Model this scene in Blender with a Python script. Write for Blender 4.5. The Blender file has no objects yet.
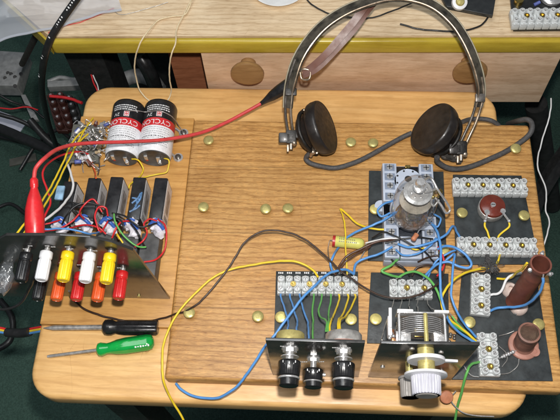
import bpy, bmesh, math, random
from mathutils import Vector, Matrix, noise
random.seed(7)
SC=bpy.context.scene; COL=SC.collection
S=.001; Z0=.47                       # millimetres to metres; board top stands 470 mm above the floor
R=Matrix(((0.9984584318007416,-0.021424277863625704,0.0512031276781639),(0.042179644449970397,0.8925047096016089,-0.44906148903354215),(-0.03607821448018566,0.45052895984272767,0.8920325211464836)))
CAM=Vector((125.85,-148.55,618.94)); F=718.37
def V(*a): return Vector(a)
def ray(u,v): return R@Vector(((u-280)/F,-(v-210)/F,-1))
def P(u,v,z=0.):                     # photo pixel -> point at height z (mm)
    d=ray(u,v); return CAM+d*((z-CAM.z)/d.z)
def PY(u,v,y):                       # photo pixel -> point on the upright plane y
    d=ray(u,v); return CAM+d*((y-CAM.y)/d.y)
def Wd(p): return Vector((p[0]*S,p[1]*S,p[2]*S+Z0))
EX,EY,EZ=R.col[0].copy(),R.col[1].copy(),R.col[2].copy()

# ------------------------------------------------------------------ materials
M={}
def base(name):
    m=bpy.data.materials.new(name); m.use_nodes=True; M[name]=m
    nt=m.node_tree; return m,nt,nt.nodes['Principled BSDF']
def nd(nt,t,**k):
    n=nt.nodes.new(t)
    for a,b in k.items(): setattr(n,a,b)
    return n
def coords(nt,sc=(1,1,1),rot=(0,0,0)):
    t=nd(nt,'ShaderNodeTexCoord'); m=nd(nt,'ShaderNodeMapping'); nt.links.new(t.outputs['Object'],m.inputs['Vector'])
    m.inputs['Scale'].default_value=sc; m.inputs['Rotation'].default_value=rot; return m
def mx(nt,a,b,f,bt='MIX'):
    m=nd(nt,'ShaderNodeMix',data_type='RGBA',blend_type=bt)
    for i,v in ((6,a),(7,b),(0,f)):
        if hasattr(v,'links') or isinstance(v,bpy.types.NodeSocket): nt.links.new(v,m.inputs[i])
        else: m.inputs[i].default_value=v if i==0 else (*v,1) if len(v)==3 else v
    return m.outputs[2]
def ramp(nt,src,stops):
    r=nd(nt,'ShaderNodeValToRGB'); e=r.color_ramp.elements
    while len(e)<len(stops): e.new(.5)
    for i,(p,c) in enumerate(stops):
        e[i].position=p; e[i].color=(*c,1) if not isinstance(c,(int,float)) else (c,c,c,1)
    nt.links.new(src,r.inputs[0]); return r.outputs[0]
def nz(nt,vec,scale,det=4,rough=.55,dist=0):
    n=nd(nt,'ShaderNodeTexNoise'); n.inputs['Scale'].default_value=scale; n.inputs['Detail'].default_value=det
    n.inputs['Roughness'].default_value=rough; n.inputs['Distortion'].default_value=dist
    nt.links.new(vec.outputs[0],n.inputs['Vector']); return n.outputs['Fac']
def bump(nt,b,h,st,d=.001):
    n=nd(nt,'ShaderNodeBump'); n.inputs['Strength'].default_value=st; n.inputs['Distance'].default_value=d
    nt.links.new(h,n.inputs['Height']); nt.links.new(n.outputs[0],b.inputs['Normal'])
def pm(name,col,rough=.45,metal=0.,var=.12,scale=120,bmp=.08,trans=0.,coat=0.,ior=None,alpha=None,emit=None,spec=None,rv=.1):
    m,nt,b=base(name); c=coords(nt); f=nz(nt,c,scale,5)
    lo=tuple(x*(1-var*1.6) for x in col); hi=tuple(min(1,x*(1+var)) for x in col)
    nt.links.new(ramp(nt,f,[(.3,lo),(.7,hi)]),b.inputs['Base Color'])
    f2=nz(nt,c,scale*3.1,3)
    nt.links.new(ramp(nt,f2,[(.3,max(.02,rough-rv)),(.7,min(1,rough+rv))]),b.inputs['Roughness'])
    b.inputs['Metallic'].default_value=metal; b.inputs['Transmission Weight'].default_value=trans
    b.inputs['Coat Weight'].default_value=coat; b.inputs['Coat Roughness'].default_value=.12
    if ior: b.inputs['IOR'].default_value=ior
    if alpha is not None: b.inputs['Alpha'].default_value=alpha
    if spec is not None: b.inputs['Specular IOR Level'].default_value=spec
    if bmp: bump(nt,b,f2,bmp,.0006)
    return m
def wood(name,dark,mid,light,along='x',sc=1.,pores=.5,rough=.5,cath=.5,seed=0,fleck=0.,specks=0,staves=0):
    m,nt,b=base(name)
    g=(1,9,9) if along=='x' else (9,1,9)
    c=coords(nt,tuple(x*sc for x in g)); c.inputs['Location'].default_value=(seed*1.7,seed*.9,seed)
    n1=nz(nt,c,9,5,.55,1.2); n2=nz(nt,c,34,6,.7,.3)
    col=ramp(nt,n1,[(.28,dark),(.5,mid),(.75,light)])
    col=mx(nt,col,ramp(nt,n2,[(.3,tuple(x*.78 for x in mid)),(.65,light)]),.42)
    w=nd(nt,'ShaderNodeTexWave',wave_type='BANDS',bands_direction='Y' if along=='x' else 'X')
    w.inputs['Scale'].default_value=4.2; w.inputs['Distortion'].default_value=11; w.inputs['Detail'].default_value=3; w.inputs['Detail Scale'].default_value=.8
    cw=coords(nt,(1.4*sc,7*sc,7*sc) if along=='x' else (7*sc,1.4*sc,7*sc)); cw.inputs['Location'].default_value=(seed,seed*.3,0)
    nt.links.new(cw.outputs[0],w.inputs['Vector'])
    col=mx(nt,col,ramp(nt,w.outputs['Fac'],[(.0,(.72,.66,.58)),(.35,(1,1,1)),(1,(1,1,1))]),cath,'MULTIPLY')
    p=coords(nt,(70*sc,900*sc,900*sc) if along=='x' else (900*sc,70*sc,900*sc)); pf=nz(nt,p,1.,3,.6)
    col=mx(nt,col,ramp(nt,pf,[(.36,(.5,.4,.3)),(.47,(1,1,1))]),pores,'MULTIPLY')
    if fleck:
        q=coords(nt,(160,380,380)); qf=nz(nt,q,1.,2,.5,.8)
        col=mx(nt,col,ramp(nt,qf,[(.55,(1,1,1)),(.66,(1.22,1.18,1.1))]),fleck,'MULTIPLY')
    if specks:
        q=coords(nt,(14,26,3)); q.inputs['Location'].default_value=(seed,3,1); vo=nd(nt,'ShaderNodeTexVoronoi'); vo.inputs['Scale'].default_value=1.; nt.links.new(q.outputs[0],vo.inputs['Vector'])
        dk_=ramp(nt,vo.outputs['Distance'],[(.03,(.42,.32,.24)),(.07,(1,1,1))])
        col=mx(nt,col,dk_,ramp(nt,nz(nt,coords(nt,(9,9,3)),1.,1),[(.52,(0,0,0)),(.6,(.75,.75,.75))]),'MULTIPLY')
    if specks:
        cq=coords(nt,(26,9,9),(0,0,.5)); ve=nd(nt,'ShaderNodeTexVoronoi',feature='DISTANCE_TO_EDGE'); ve.inputs['Scale'].default_value=1.
        mxv=nd(nt,'ShaderNodeVectorMath',operation='ADD'); nn=nd(nt,'ShaderNodeTexNoise'); nn.inputs['Scale'].default_value=2.; nt.links.new(cq.outputs[0],nn.inputs['Vector']); nt.links.new(cq.outputs[0],mxv.inputs[0]); nt.links.new(nn.outputs['Color'],mxv.inputs[1]); nt.links.new(mxv.outputs[0],ve.inputs['Vector'])
        col=mx(nt,col,ramp(nt,ve.outputs['Distance'],[(.0,(.62,.52,.44)),(.009,(1,1,1))]),ramp(nt,nz(nt,coords(nt,(17,17,3)),1.,2),[(.55,(0,0,0)),(.66,(.6,.6,.6))]),'MULTIPLY')
    if staves:
        tc=nd(nt,'ShaderNodeTexCoord'); sp=nd(nt,'ShaderNodeSeparateXYZ'); nt.links.new(tc.outputs['Object'],sp.inputs[0])
        ma=nd(nt,'ShaderNodeMath',operation='MULTIPLY_ADD'); ma.inputs[1].default_value=3.33; ma.inputs[2].default_value=.5; nt.links.new(sp.outputs['Y'],ma.inputs[0])
        bands=[(0,.97),(.272,.60),(.2745,1.05),(.523,.60),(.5255,.93),(.765,.62),(.7675,1.03)]
        rr=nd(nt,'ShaderNodeValToRGB'); rr.color_ramp.interpolation='CONSTANT'; e=rr.color_ramp.elements
        while len(e)<len(bands): e.new(.5)
        for i,(p_,v_) in enumerate(bands): e[i].position=p_; e[i].color=(v_,v_*.99,v_*.97,1)
        nt.links.new(ma.outputs[0],rr.inputs[0]); col=mx(nt,col,rr.outputs[0],.85,'MULTIPLY')
    st=coords(nt,(14,14,14)); sf=nz(nt,st,1.2,4,.6)
    col=mx(nt,col,ramp(nt,sf,[(.3,(.80,.75,.69)),(.58,(1,1,1))]),.8,'MULTIPLY')
    nt.links.new(col,b.inputs['Base Color'])
    nt.links.new(ramp(nt,n2,[(.3,rough+.1),(.7,rough-.08)]),b.inputs['Roughness'])
    bump(nt,b,pf,.12,.0004); return m

wood('oak',(.38,.185,.055),(.56,.30,.098),(.73,.43,.16),sc=1.9,pores=.75,rough=.40,cath=.85,seed=3,fleck=.7,specks=.5,staves=1)
wood('beech',(.66,.35,.11),(.80,.465,.165),(.89,.575,.25),sc=1.1,pores=.18,rough=.38,cath=.36,seed=11,specks=1)
wood('plank',(.52,.25,.06),(.66,.345,.095),(.76,.44,.15),sc=1.3,pores=.3,rough=.40,cath=.45,seed=23,specks=1)
wood('pine',(.66,.47,.27),(.80,.61,.39),(.86,.70,.48),sc=1.5,pores=.45,rough=.55,cath=.6,seed=31,specks=.6)
wood('drawer_pine',(.62,.41,.26),(.74,.52,.35),(.80,.60,.42),sc=1.4,pores=.35,rough=.5,cath=.45,seed=41)
wood('edge_yellow',(.38,.26,.02),(.52,.38,.035),(.60,.46,.06),sc=1.1,pores=.1,rough=.28,cath=.2,seed=5)
wood('red_wood',(.22,.07,.03),(.36,.125,.055),(.46,.18,.09),sc=2,pores=.4,rough=.5,cath=.4,seed=8)
wood('knob_wood',(.22,.115,.04),(.31,.17,.065),(.38,.22,.09),sc=2,pores=.2,rough=.4,cath=.4,seed=9)
pm('black_plate',(.022,.024,.025),.38,var=.3,scale=60,bmp=.10,spec=.6,rv=.12)
pm('black_sheet',(.030,.036,.038),.5,var=.35,scale=90,bmp=.2)
pm('black_panel',(.035,.034,.032),.22,var=.3,scale=40,bmp=.03,spec=.9,coat=.4,rv=.08)
pm('bakelite',(.020,.016,.014),.40,var=.3,scale=80,bmp=.05,coat=.12)
pm('bracket_black',(.02,.018,.016),.45,.3,var=.4,scale=150,bmp=.2)
pm('dark_brown_wire',(.045,.024,.016),.38,var=.15)
pm('bakelite_cap',(.028,.021,.016),.50,var=.4,scale=90,bmp=.06)
pm('black_plastic',(.015,.015,.016),.3,var=.3,coat=.2)
pm('battery_black',(.020,.020,.022),.36,var=.4,scale=100,coat=.2)
pm('battery_grey',(.10,.10,.10),.5,var=.3,scale=90)
pm('silver',(.82,.81,.80),.24,.72,var=.15,scale=200)
pm('dull_metal',(.56,.54,.51),.40,.6,var=.3,scale=150,bmp=.1)
pm('dark_steel',(.16,.145,.13),.35,.6,var=.4,scale=150)
pm('tarnish',(.50,.40,.30),.35,.8,var=.3,scale=120)
pm('brass',(.62,.53,.20),.34,.5,var=.18,scale=160,bmp=.1)
pm('brass_bright',(.84,.72,.26),.32,.4,var=.18,scale=160,bmp=.1)
pm('copper',(.70,.30,.14),.3,1.,var=.2)
pm('gold',(.85,.60,.18),.25,1.,var=.2)
pm('white_plastic',(.80,.80,.82),.35,var=.06)
pm('grey_plastic',(.50,.50,.56),.38,var=.06)
pm('shadow_grey',(.30,.28,.26),.45,var=.1)
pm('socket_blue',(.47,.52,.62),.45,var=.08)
pm('socket_slate',(.20,.24,.32),.4,var=.2)  # darker blue-grey plastic of the squares round the socket screws
pm('anode_grey',(.30,.25,.20),.38,.4,var=.4,scale=200)
pm('mica_clear',(.55,.50,.42),.25,var=.3,alpha=.55)
pm('ceramic',(.82,.82,.80),.3,var=.06)
pm('yellow_plastic',(.88,.60,.01),.3,var=.05,coat=.2)
pm('red_plastic',(.62,.02,.02),.3,var=.08,coat=.2)
pm('orange_plastic',(.80,.11,.02),.3,var=.08,coat=.2)
pm('red_rubber',(.66,.02,.025),.35,var=.08,coat=.2)
pm('red_wire',(.66,.025,.03),.38,var=.08)
pm('red_soft',(.62,.06,.06),.4,var=.1)
pm('blue_wire',(.10,.30,.66),.38,var=.08)
pm('yellow_wire',(.84,.60,.03),.38,var=.08)
pm('green_wire',(.13,.44,.10),.4,var=.08)
pm('white_wire',(.80,.80,.80),.4,var=.05)
pm('brown_wire',(.085,.035,.02),.35,var=.15)
pm('black_wire',(.018,.018,.018),.38,var=.2)
pm('grey_cable',(.075,.072,.072),.6,var=.2,scale=400,bmp=.5)
pm('leather',(.075,.066,.050),.40,var=.5,scale=120,bmp=.3)
pm('strap_brown',(.17,.080,.060),.42,var=.1,scale=40,bmp=.08)
pm('stitch',(.34,.30,.21),.6)
pm('cream_string',(.76,.62,.40),.7,var=.1,scale=600,bmp=.5)
pm('brown_bakelite',(.16,.030,.018),.28,var=.15,coat=.4)
pm('brown_tube',(.19,.062,.042),.5,var=.2,scale=70,bmp=.05)
pm('pink_brown',(.42,.20,.15),.5,var=.2,scale=70)
pm('choke_brown',(.27,.13,.095),.45,var=.25,scale=90)
pm('choke_core',(.13,.08,.05),.6,var=.3,scale=200)
pm('ceramic_pink',(.70,.56,.50),.45,var=.15,scale=150)
pm('disc_orange',(.52,.20,.10),.5,var=.15,scale=200)
pm('cap_yellow',(.66,.64,.16),.35,var=.06,coat=.3)
pm('cap_red',(.45,.03,.03),.4)
pm('print_grey',(.25,.24,.12),.6)
pm('white_paint',(.82,.82,.82),.5,var=.04)
pm('label_white',(.84,.84,.86),.42,var=.10,scale=300)
pm('label_grey',(.42,.40,.40),.45,var=.4,scale=120)
pm('label_red',(.62,.03,.035),.35,var=.06)
pm('ink_black',(.03,.03,.035),.4)
pm('ink_blue',(.10,.22,.42),.35,var=.4,scale=200)
pm('tape_blue',(.05,.14,.50),.4,var=.2)
pm('wrap_white',(.76,.74,.80),.55,var=.12,scale=300,bmp=.3)
pm('resistor_tan',(.55,.42,.25),.4)
pm('resistor_blue',(.10,.13,.38),.4)
pm('light_blue',(.30,.50,.70),.3,var=.3)
pm('psu_grey',(.34,.34,.33),.5,.2,var=.15)
pm('paper',(.62,.63,.72),.7,var=.05)
pm('strip_brown',(.06,.022,.017),.3,var=.2)
pm('dark_stuff',(.02,.02,.02),.6,var=.3)
pm('box_dark',(.13,.13,.11),.5,var=.3,scale=30)
pm('table_leg',(.045,.035,.03),.5,var=.3)
pm('mica',(.74,.72,.69),.35,.2,var=.3,scale=300,bmp=.3)
pm('getter',(.86,.85,.84),.2,.6,var=.25,scale=150)
# translucent things
pm('terminal_plastic',(.86,.89,.89),.28,var=.04,scale=150,trans=.30,ior=1.3,spec=.6)
pm('green_clear',(.01,.55,.09),.10,var=.1,trans=.35,ior=1.4,bmp=0,coat=1)
def clear(name,tint,ior,add,rough,bscale,bst,diff=0.):
    m,nt,b=base(name); nt.nodes.remove(b); out=nt.nodes['Material Output']
    tr=nd(nt,'ShaderNodeBsdfTransparent'); tr.inputs[0].default_value=(*tint,1); g=nd(nt,'ShaderNodeBsdfGlossy'); g.inputs['Roughness'].default_value=rough
    bp=nd(nt,'ShaderNodeBump'); bp.inputs['Strength'].default_value=bst; bp.inputs['Distance'].default_value=.004; nt.links.new(nz(nt,coords(nt),bscale,3,.6,1.2),bp.inputs['Height'])
    fr=nd(nt,'ShaderNodeLayerWeight'); fr.inputs['Blend'].default_value=.5; pw=nd(nt,'ShaderNodeMath',operation='POWER'); pw.inputs[1].default_value=3.2; pm2=nd(nt,'ShaderNodeMath',operation='MULTIPLY'); pm2.inputs[1].default_value=.55; nt.links.new(fr.outputs['Facing'],pw.inputs[0]); nt.links.new(pw.outputs[0],pm2.inputs[0])
    for q in (g,fr): nt.links.new(bp.outputs[0],q.inputs['Normal'])
    ad=nd(nt,'ShaderNodeMath',operation='ADD',use_clamp=True); ad.inputs[1].default_value=add; nt.links.new(pm2.outputs[0],ad.inputs[0])
    ms=nd(nt,'ShaderNodeMixShader'); nt.links.new(ad.outputs[0],ms.inputs[0]); nt.links.new(tr.outputs[0],ms.inputs[1]); nt.links.new(g.outputs[0],ms.inputs[2]); last=ms.outputs[0]
    if diff:
        df=nd(nt,'ShaderNodeBsdfDiffuse'); df.inputs[0].default_value=(.75,.78,.84,1); nt.links.new(bp.outputs[0],df.inputs['Normal']); m2=nd(nt,'ShaderNodeMixShader'); m2.inputs[0].default_value=diff
        nt.links.new(last,m2.inputs[1]); nt.links.new(df.outputs[0],m2.inputs[2]); last=m2.outputs[0]
    nt.links.new(last,out.inputs['Surface'])
clear('glass',(.97,.965,.95),1.6,.045,.03,80,.06,.035)
clear('clear_blister',(.9,.92,.92),1.6,.08,.12,70,.5,.08)
clear('clear_film',(.90,.92,.96),1.5,.05,.22,14,.9,.34)
# ground
m,nt,b=base('carpet'); c=coords(nt); n1=nz(nt,c,2.2,5,.6); n2=nz(nt,c,420,3,.7)
col=ramp(nt,n1,[(.3,(.045,.090,.070)),(.7,(.080,.145,.115))]); col=mx(nt,col,ramp(nt,n2,[(.3,(.55,.55,.55)),(.7,(1.25,1.25,1.25))]),.8,'MULTIPLY')
nt.links.new(col,b.inputs['Base Color']); b.inputs['Roughness'].default_value=.95; b.inputs['Specular IOR Level'].default_value=.1; bump(nt,b,n2,.8,.004)

# ------------------------------------------------------------------ building helpers
ORG={}
def basis(d):
    d=Vector(d).normalized(); a=Vector((0,0,1)) if abs(d.z)<.9 else Vector((1,0,0))
    x=a.cross(d).normalized(); return x,d.cross(x).normalized(),d
class MB:
    def __init__(s): s.v=[];s.f=[];s.mi=[];s.sm=[];s.cur=0;s.mats=[]
    def m(s,name):
        if name not in s.mats: s.mats.append(name)
        s.cur=s.mats.index(name); return s
    def add(s,vs,fs,smooth=True):
        o=len(s.v); s.v+= [Vector(v) for v in vs]
        for f in fs: s.f.append([i+o for i in f]); s.mi.append(s.cur); s.sm.append(smooth)
    def box(s,c,d,ax=None,bev=0.):
        c=Vector(c); X,Y,Z=ax if ax else (V(1,0,0),V(0,1,0),V(0,0,1))
        bm=bmesh.new(); bmesh.ops.create_cube(bm,size=1)
        for v in bm.verts: v.co=Vector((v.co.x*d[0],v.co.y*d[1],v.co.z*d[2]))
        if bev: bmesh.ops.bevel(bm,geom=bm.edges[:],offset=bev,segments=2,affect='EDGES',profile=.6)
        bm.verts.index_update()
        s.add([c+X*v.co.x+Y*v.co.y+Z*v.co.z for v in bm.verts],[[v.index for v in f.verts] for f in bm.faces],False); bm.free(); return s
    def lathe(s,prof,o,d,n=24,flute=None,x=None,mats=None,smooth=True):
        # prof: (radius, distance[, fluted]); axis direction d from o
        o=Vector(o); a,b_,w=basis(d); vs=[];fs=[]
        if flute: n=flute[0]*4
        for q in prof:
            r,h=q[0],q[1]; fl=len(q)>2 and q[2]
            for k in range(n):
                t=2*math.pi*k/n; rr=r*(1-flute[1]*(k%4 in (2,3))) if (flute and fl) else r
                vs.append(o+w*h+(a*math.cos(t)+b_*math.sin(t))*rr)
        off=len(s.v); s.v+=vs
        for i in range(len(prof)-1):
            if mats: s.m(mats[i])
            for k in range(n):
                k2=(k+1)%n; s.f.append([off+i*n+k,off+i*n+k2,off+(i+1)*n+k2,off+(i+1)*n+k]); s.mi.append(s.cur)
                s.sm.append(smooth and not (flute and len(prof[i])>2 and prof[i][2]))
        if prof[0][0]>.01: s.f.append([off+k for k in range(n)][::-1]); s.mi.append(s.mats.index(mats[0]) if mats else s.cur); s.sm.append(False)
        if prof[-1][0]>.01: s.f.append([off+(len(prof)-1)*n+k for k in range(n)]); s.mi.append(s.cur); s.sm.append(False)
        return s
    def cyl(s,p,q,r,r2=None,n=20,bev=0.):
        p=Vector(p);q=Vector(q);L=(q-p).length; r2=r if r2 is None else r2
        if bev: return s.lathe([(r-bev,0),(r,bev),(r2,L-bev),(r2-bev,L)],p,q-p,n)
        return s.lathe([(r,0),(r2,L)],p,q-p,n)
    def tube(s,pts,r,n=8,sub=6,spline=True,taper=None,jit=0):
        p=[Vector(x) for x in pts]; q=p
        if spline and len(p)>2:
            e=[p[0]*2-p[1]]+p+[p[-1]*2-p[-2]]; q=[]
            for i in range(1,len(e)-2):
                for k in range(sub):
                    t=k/sub; a,b,c,d=e[i-1:i+3]
                    q.append(.5*((2*b)+(c-a)*t+(2*a-5*b+4*c-d)*t*t+(3*b-a-3*c+d)*t**3))
            q.append(p[-1])
        if jit: q=[c+(noise.noise_vector(c*.045)*jit+noise.noise_vector(c*.16)*jit*.3)*(min(1,i/4,(len(q)-1-i)/4)) for i,c in enumerate(q)]
        vs=[];prev=None
        for i,c in enumerate(q):
            t=(q[min(i+1,len(q)-1)]-q[max(i-1,0)])
            t=t.normalized() if t.length>1e-6 else V(0,0,1)
            if prev is None: a,b,_=basis(t)
            else:
                a=prev-t*prev.dot(t); a=a.normalized() if a.length>1e-6 else basis(t)[0]; b=t.cross(a)
            prev=a; rr=r*(taper(i/(len(q)-1)) if taper else 1)
            vs+=[c+(a*math.cos(2*math.pi*k/n)+b*math.sin(2*math.pi*k/n))*rr for k in range(n)]
        fs=[]
        for i in range(len(q)-1):
            for k in range(n): fs.append([i*n+k,i*n+(k+1)%n,(i+1)*n+(k+1)%n,(i+1)*n+k])
        fs.append([k for k in range(n)][::-1]); fs.append([(len(q)-1)*n+k for k in range(n)])
        s.add(vs,fs); return s
    def prism(s,pts,ext,bev=0.):
        p=[Vector(x) for x in pts]; e=Vector(ext); n=len(p)
        bm=bmesh.new(); a=[bm.verts.new(x) for x in p]; b=[bm.verts.new(x+e) for x in p]
        bm.faces.new(a[::-1]); bm.faces.new(b)
        for i in range(n): bm.faces.new((a[i],a[(i+1)%n],b[(i+1)%n],b[i]))
        bmesh.ops.recalc_face_normals(bm,faces=bm.faces[:])
        if bev: bmesh.ops.bevel(bm,geom=bm.edges[:] if n<=10 else [x for x in bm.edges if (x.verts[0] in a)==(x.verts[1] in a)],offset=bev,segments=3,affect='EDGES',profile=.55)
        bm.verts.index_update()
        s.add([v.co.copy() for v in bm.verts],[[v.index for v in f.verts] for f in bm.faces],False); bm.free(); return s
    def ball(s,c,r,sq=(1,1,1),n=14,rough=0.):
        c=Vector(c); vs=[];fs=[]; m=n//2
        for i in range(m+1):
            for k in range(n):
                th=math.pi*i/m; ph=2*math.pi*k/n; d=V(math.sin(th)*math.cos(ph),math.sin(th)*math.sin(ph),math.cos(th))
                rr=r*(1+rough*noise.noise(d*2.3+c*.3)); vs.append(c+Vector((d.x*sq[0],d.y*sq[1],d.z*sq[2]))*rr)
        for i in range(m):
            for k in range(n): fs.append([i*n+k,(i+1)*n+k,(i+1)*n+(k+1)%n,i*n+(k+1)%n])
        s.add(vs,fs); return s
    def build(s,name,parent=None,org=None,label=None,cat=None,group=None,kind=None):
        if org is None: org=ORG[parent.name] if parent else V(0,0,0)
        org=Vector(org)
        me=bpy.data.meshes.new(name); me.from_pydata([(v-org)*S for v in s.v],[],s.f)
        for nme in s.mats: me.materials.append(M[nme])
        for i,p in enumerate(me.polygons): p.material_index=s.mi[i]; p.use_smooth=True
        bm=bmesh.new(); bm.from_mesh(me); bmesh.ops.remove_doubles(bm,verts=bm.verts[:],dist=1e-7); bmesh.ops.recalc_face_normals(bm,faces=bm.faces[:]); bm.to_mesh(me); bm.free(); me.set_sharp_from_angle(angle=math.radians(50))
        o=bpy.data.objects.new(name,me); COL.objects.link(o); ORG[o.name]=org
        if parent: o.parent=parent
        else: o.location=Wd(org)
        return tag(o,label,cat,group,kind)
def tag(o,label=None,cat=None,group=None,kind=None):
    for k,v in (('label',label),('category',cat),('group',group),('kind',kind)):
        if v: o[k]=v
    return o
def thing(name,org,label,cat,group=None):
    o=bpy.data.objects.new(name,None); COL.objects.link(o); o.empty_display_size=.01
    o.location=Wd(org); ORG[o.name]=Vector(org); return tag(o,label,cat,group)
def mb(mat): return MB().m(mat)
def copytree(o,loc=None,parent=None,label=None,group=None):
    c=o.copy(); COL.objects.link(c)
    if parent: c.parent=parent
    if loc is not None: c.location=loc
    if label: c['label']=label
    if group: c['group']=group
    for ch in [x for x in bpy.data.objects if x.parent==o]: copytree(ch,parent=c)
    return c
def text_geo(txt,size):
    cu=bpy.data.curves.new('t','FONT'); cu.body=txt; cu.size=size; cu.align_x='CENTER'; cu.align_y='CENTER'
    ob=bpy.data.objects.new('t',cu); COL.objects.link(ob); bpy.context.view_layer.update()
    me=bpy.data.meshes.new_from_object(ob.evaluated_get(bpy.context.evaluated_depsgraph_get()))
    vs=[v.co.copy() for v in me.vertices]; fs=[list(p.vertices) for p in me.polygons]
    bpy.data.objects.remove(ob); bpy.data.curves.remove(cu); bpy.data.meshes.remove(me); return vs,fs
def px(l): return [P(*q) for q in l]
def wire(mat,pts,r,label,group=None,name='wire',cat='wire',bare=None):
    p=px(pts); b=mb(mat); r*=(.78 if r<2 else 1); b.tube(p,r,10,8,jit=1.1)
    if bare:
        for e,f in ((p[0],p[1]),(p[-1],p[-2])):
            b.m(bare); b.cyl(e,e+(e-f).normalized()*3.5,r*.55,n=6)
    return b.build(name,org=p[0],label=label,cat=cat,group=group)

# ------------------------------------------------------------------ setting
b=mb('carpet'); b.add([(-3000,-3000,-470),(3000,-3000,-470),(3000,3500,-470),(-3000,3500,-470)],[[0,1,2,3]]); b.build('floor',kind='structure')

# ------------------------------------------------------------------ small table
T=thing('small_table',(95,150,-470),'light varnished wooden table with rounded corners under the brown baseboard','table')
def rrect(x0,y0,x1,y1,r,z,n=8):
    o=[]
    for cx,cy,a in ((x1-r,y1-r,0),(x0+r,y1-r,90),(x0+r,y0+r,180),(x1-r,y0+r,270)):
        for k in range(n+1):
            t=math.radians(a+90*k/n); o.append(V(cx+r*math.cos(t),cy+r*math.sin(t),z))
    return o
mb('beech').prism(rrect(-129,-20,313,320,26,-41),(0,0,24),bev=5).build('tabletop',T)
mb('beech').prism([V(-95,5,-95),V(280,5,-95),V(280,23,-95),V(-95,23,-95)],(0,0,53)).build('apron',T)
for x,y in ((-85,22),(270,22),(-85,285),(270,285)): mb('table_leg').prism([V(x-16,y-16,-469),V(x+16,y-16,-469),V(x+16,y+16,-469),V(x-16,y+16,-469)],(0,0,427)).build('leg',T)
mb('dull_metal').cyl((-112,-6,-60),(-95,8,-72),4,n=10).build('bolt',T)

# ------------------------------------------------------------------ back desk
A=P(60,42,55); Bq=P(560,41,55); dr=(Bq-A).normalized(); dn=V(-dr.y,dr.x,0).normalized(); dr.z=0
D=thing('workbench',(100,340,-470),'pale pine workbench with yellow edge strip and drawer knobs behind the table','workbench')
def dk(a,b_,z): q=A+dr*a+dn*b_; return V(q.x,q.y,z)
mb('pine').prism([dk(-12,7.2,37),dk(620,7.2,37),dk(620,620,37),dk(-70,620,37),dk(-70,60,37)],(0,0,18)).build('desktop',D)
mb('edge_yellow').prism([dk(-12,0,35.5),dk(620,0,35.5),dk(620,7,35.5),dk(-12,7,35.5)],(0,0,19),bev=3.4).build('edge_strip',D)
mb('edge_yellow').prism([dk(-12.5,0,35.5),dk(-12.5,3,35.5),dk(-70,61,35.5),dk(-73,58,35.5)],(0,0,19)).build('edge_strip',D)
q0=PY(204,70,A.y+4); q1=PY(556,70,A.y+8)
a0=(q0-A).dot(dr); a1=(q1-A).dot(dr)
mb('drawer_pine').prism([dk(a0,3,-52),dk(a1,3,-52),dk(a1,19,-52),dk(a0,19,-52)],(0,0,86),bev=.8).build('drawer_front',D)
for u,v in ((247,76.5),(471,77.5)):
    c=PY(u,v,A.y-14); K=mb('knob_wood'); K.lathe([(8,0),(7.5,6),(10,8),(16,11),(17.5,13.5),(17,16),(13,17.5),(6,18)],(c.x,A.y+3+ (c.x-A.x)*dr.y,c.z-2),(0,-1,0),28); K.build('knob',D)
mb('red_wood').prism([dk(a0-46,42,-150),dk(a0-.5,42,-150),dk(a0-.5,50,-150),dk(a0-46,50,-150)],(0,0,186)).build('side_panel',D)
mb('dark_stuff').prism([dk(-70,330,-469),dk(620,330,-469),dk(620,340,-469),dk(-70,340,-469)],(0,0,505)).build('under_bench_shade',D)  # dark sheet added under the bench, the shade there put into its colour
for x in (-40,700): mb('dark_stuff').prism([dk(x,70,-469),dk(x+45,70,-469),dk(x+45,115,-469),dk(x,115,-469)],(0,0,505)).build('leg',D)

# ------------------------------------------------------------------ oak baseboard
BD=thing('wooden_baseboard',(167,130,-17),'large oak breadboard with brass thumb nuts carrying all the black modules','board')
mb('oak').prism([V(-3.6,-3,-16.9),V(338.5,-3,-16.9),V(338.5,266,-16.9),V(-3.6,266,-16.9)],(0,0,16.9),bev=3.2).build('slab',BD)
def nutmesh(z=0,mat='brass',h=7):
    b=mb(mat); b.lathe([(2.2,z),(2.2,z+h-3),(4.8,z+h-3),(5.2,z+h-2.2),(5.2,z+h-.5),(4.7,z+h),(2.,z+h+.1),(.02,z+h+.15)],(0,0,0),(0,0,1),40,flute=None); return b
_nut=nutmesh().build('thumb_nut'); nme=_nut.data; bpy.data.objects.remove(_nut)
_nut=nutmesh(0,'brass_bright').build('thumb_nut'); nme2=_nut.data; bpy.data.objects.remove(_nut)
def nut(parent,u,v,z=0,me=None):
    o=bpy.data.objects.new('thumb_nut',me or nme); COL.objects.link(o); o.parent=parent
    p=P(u,v,z+6); p.z=z; o.location=(p-ORG[parent.name])*S; o.rotation_euler=(random.uniform(-.09,.09),random.uniform(-.09,.09),random.uniform(0,6)); return o
for u,v in ((203,207),(266,208.6),(288,208.6),(209,140),(189,313),(257.5,316.5),(351,142),(373.6,143),(516,148)): nut(BD,u,v)

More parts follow.
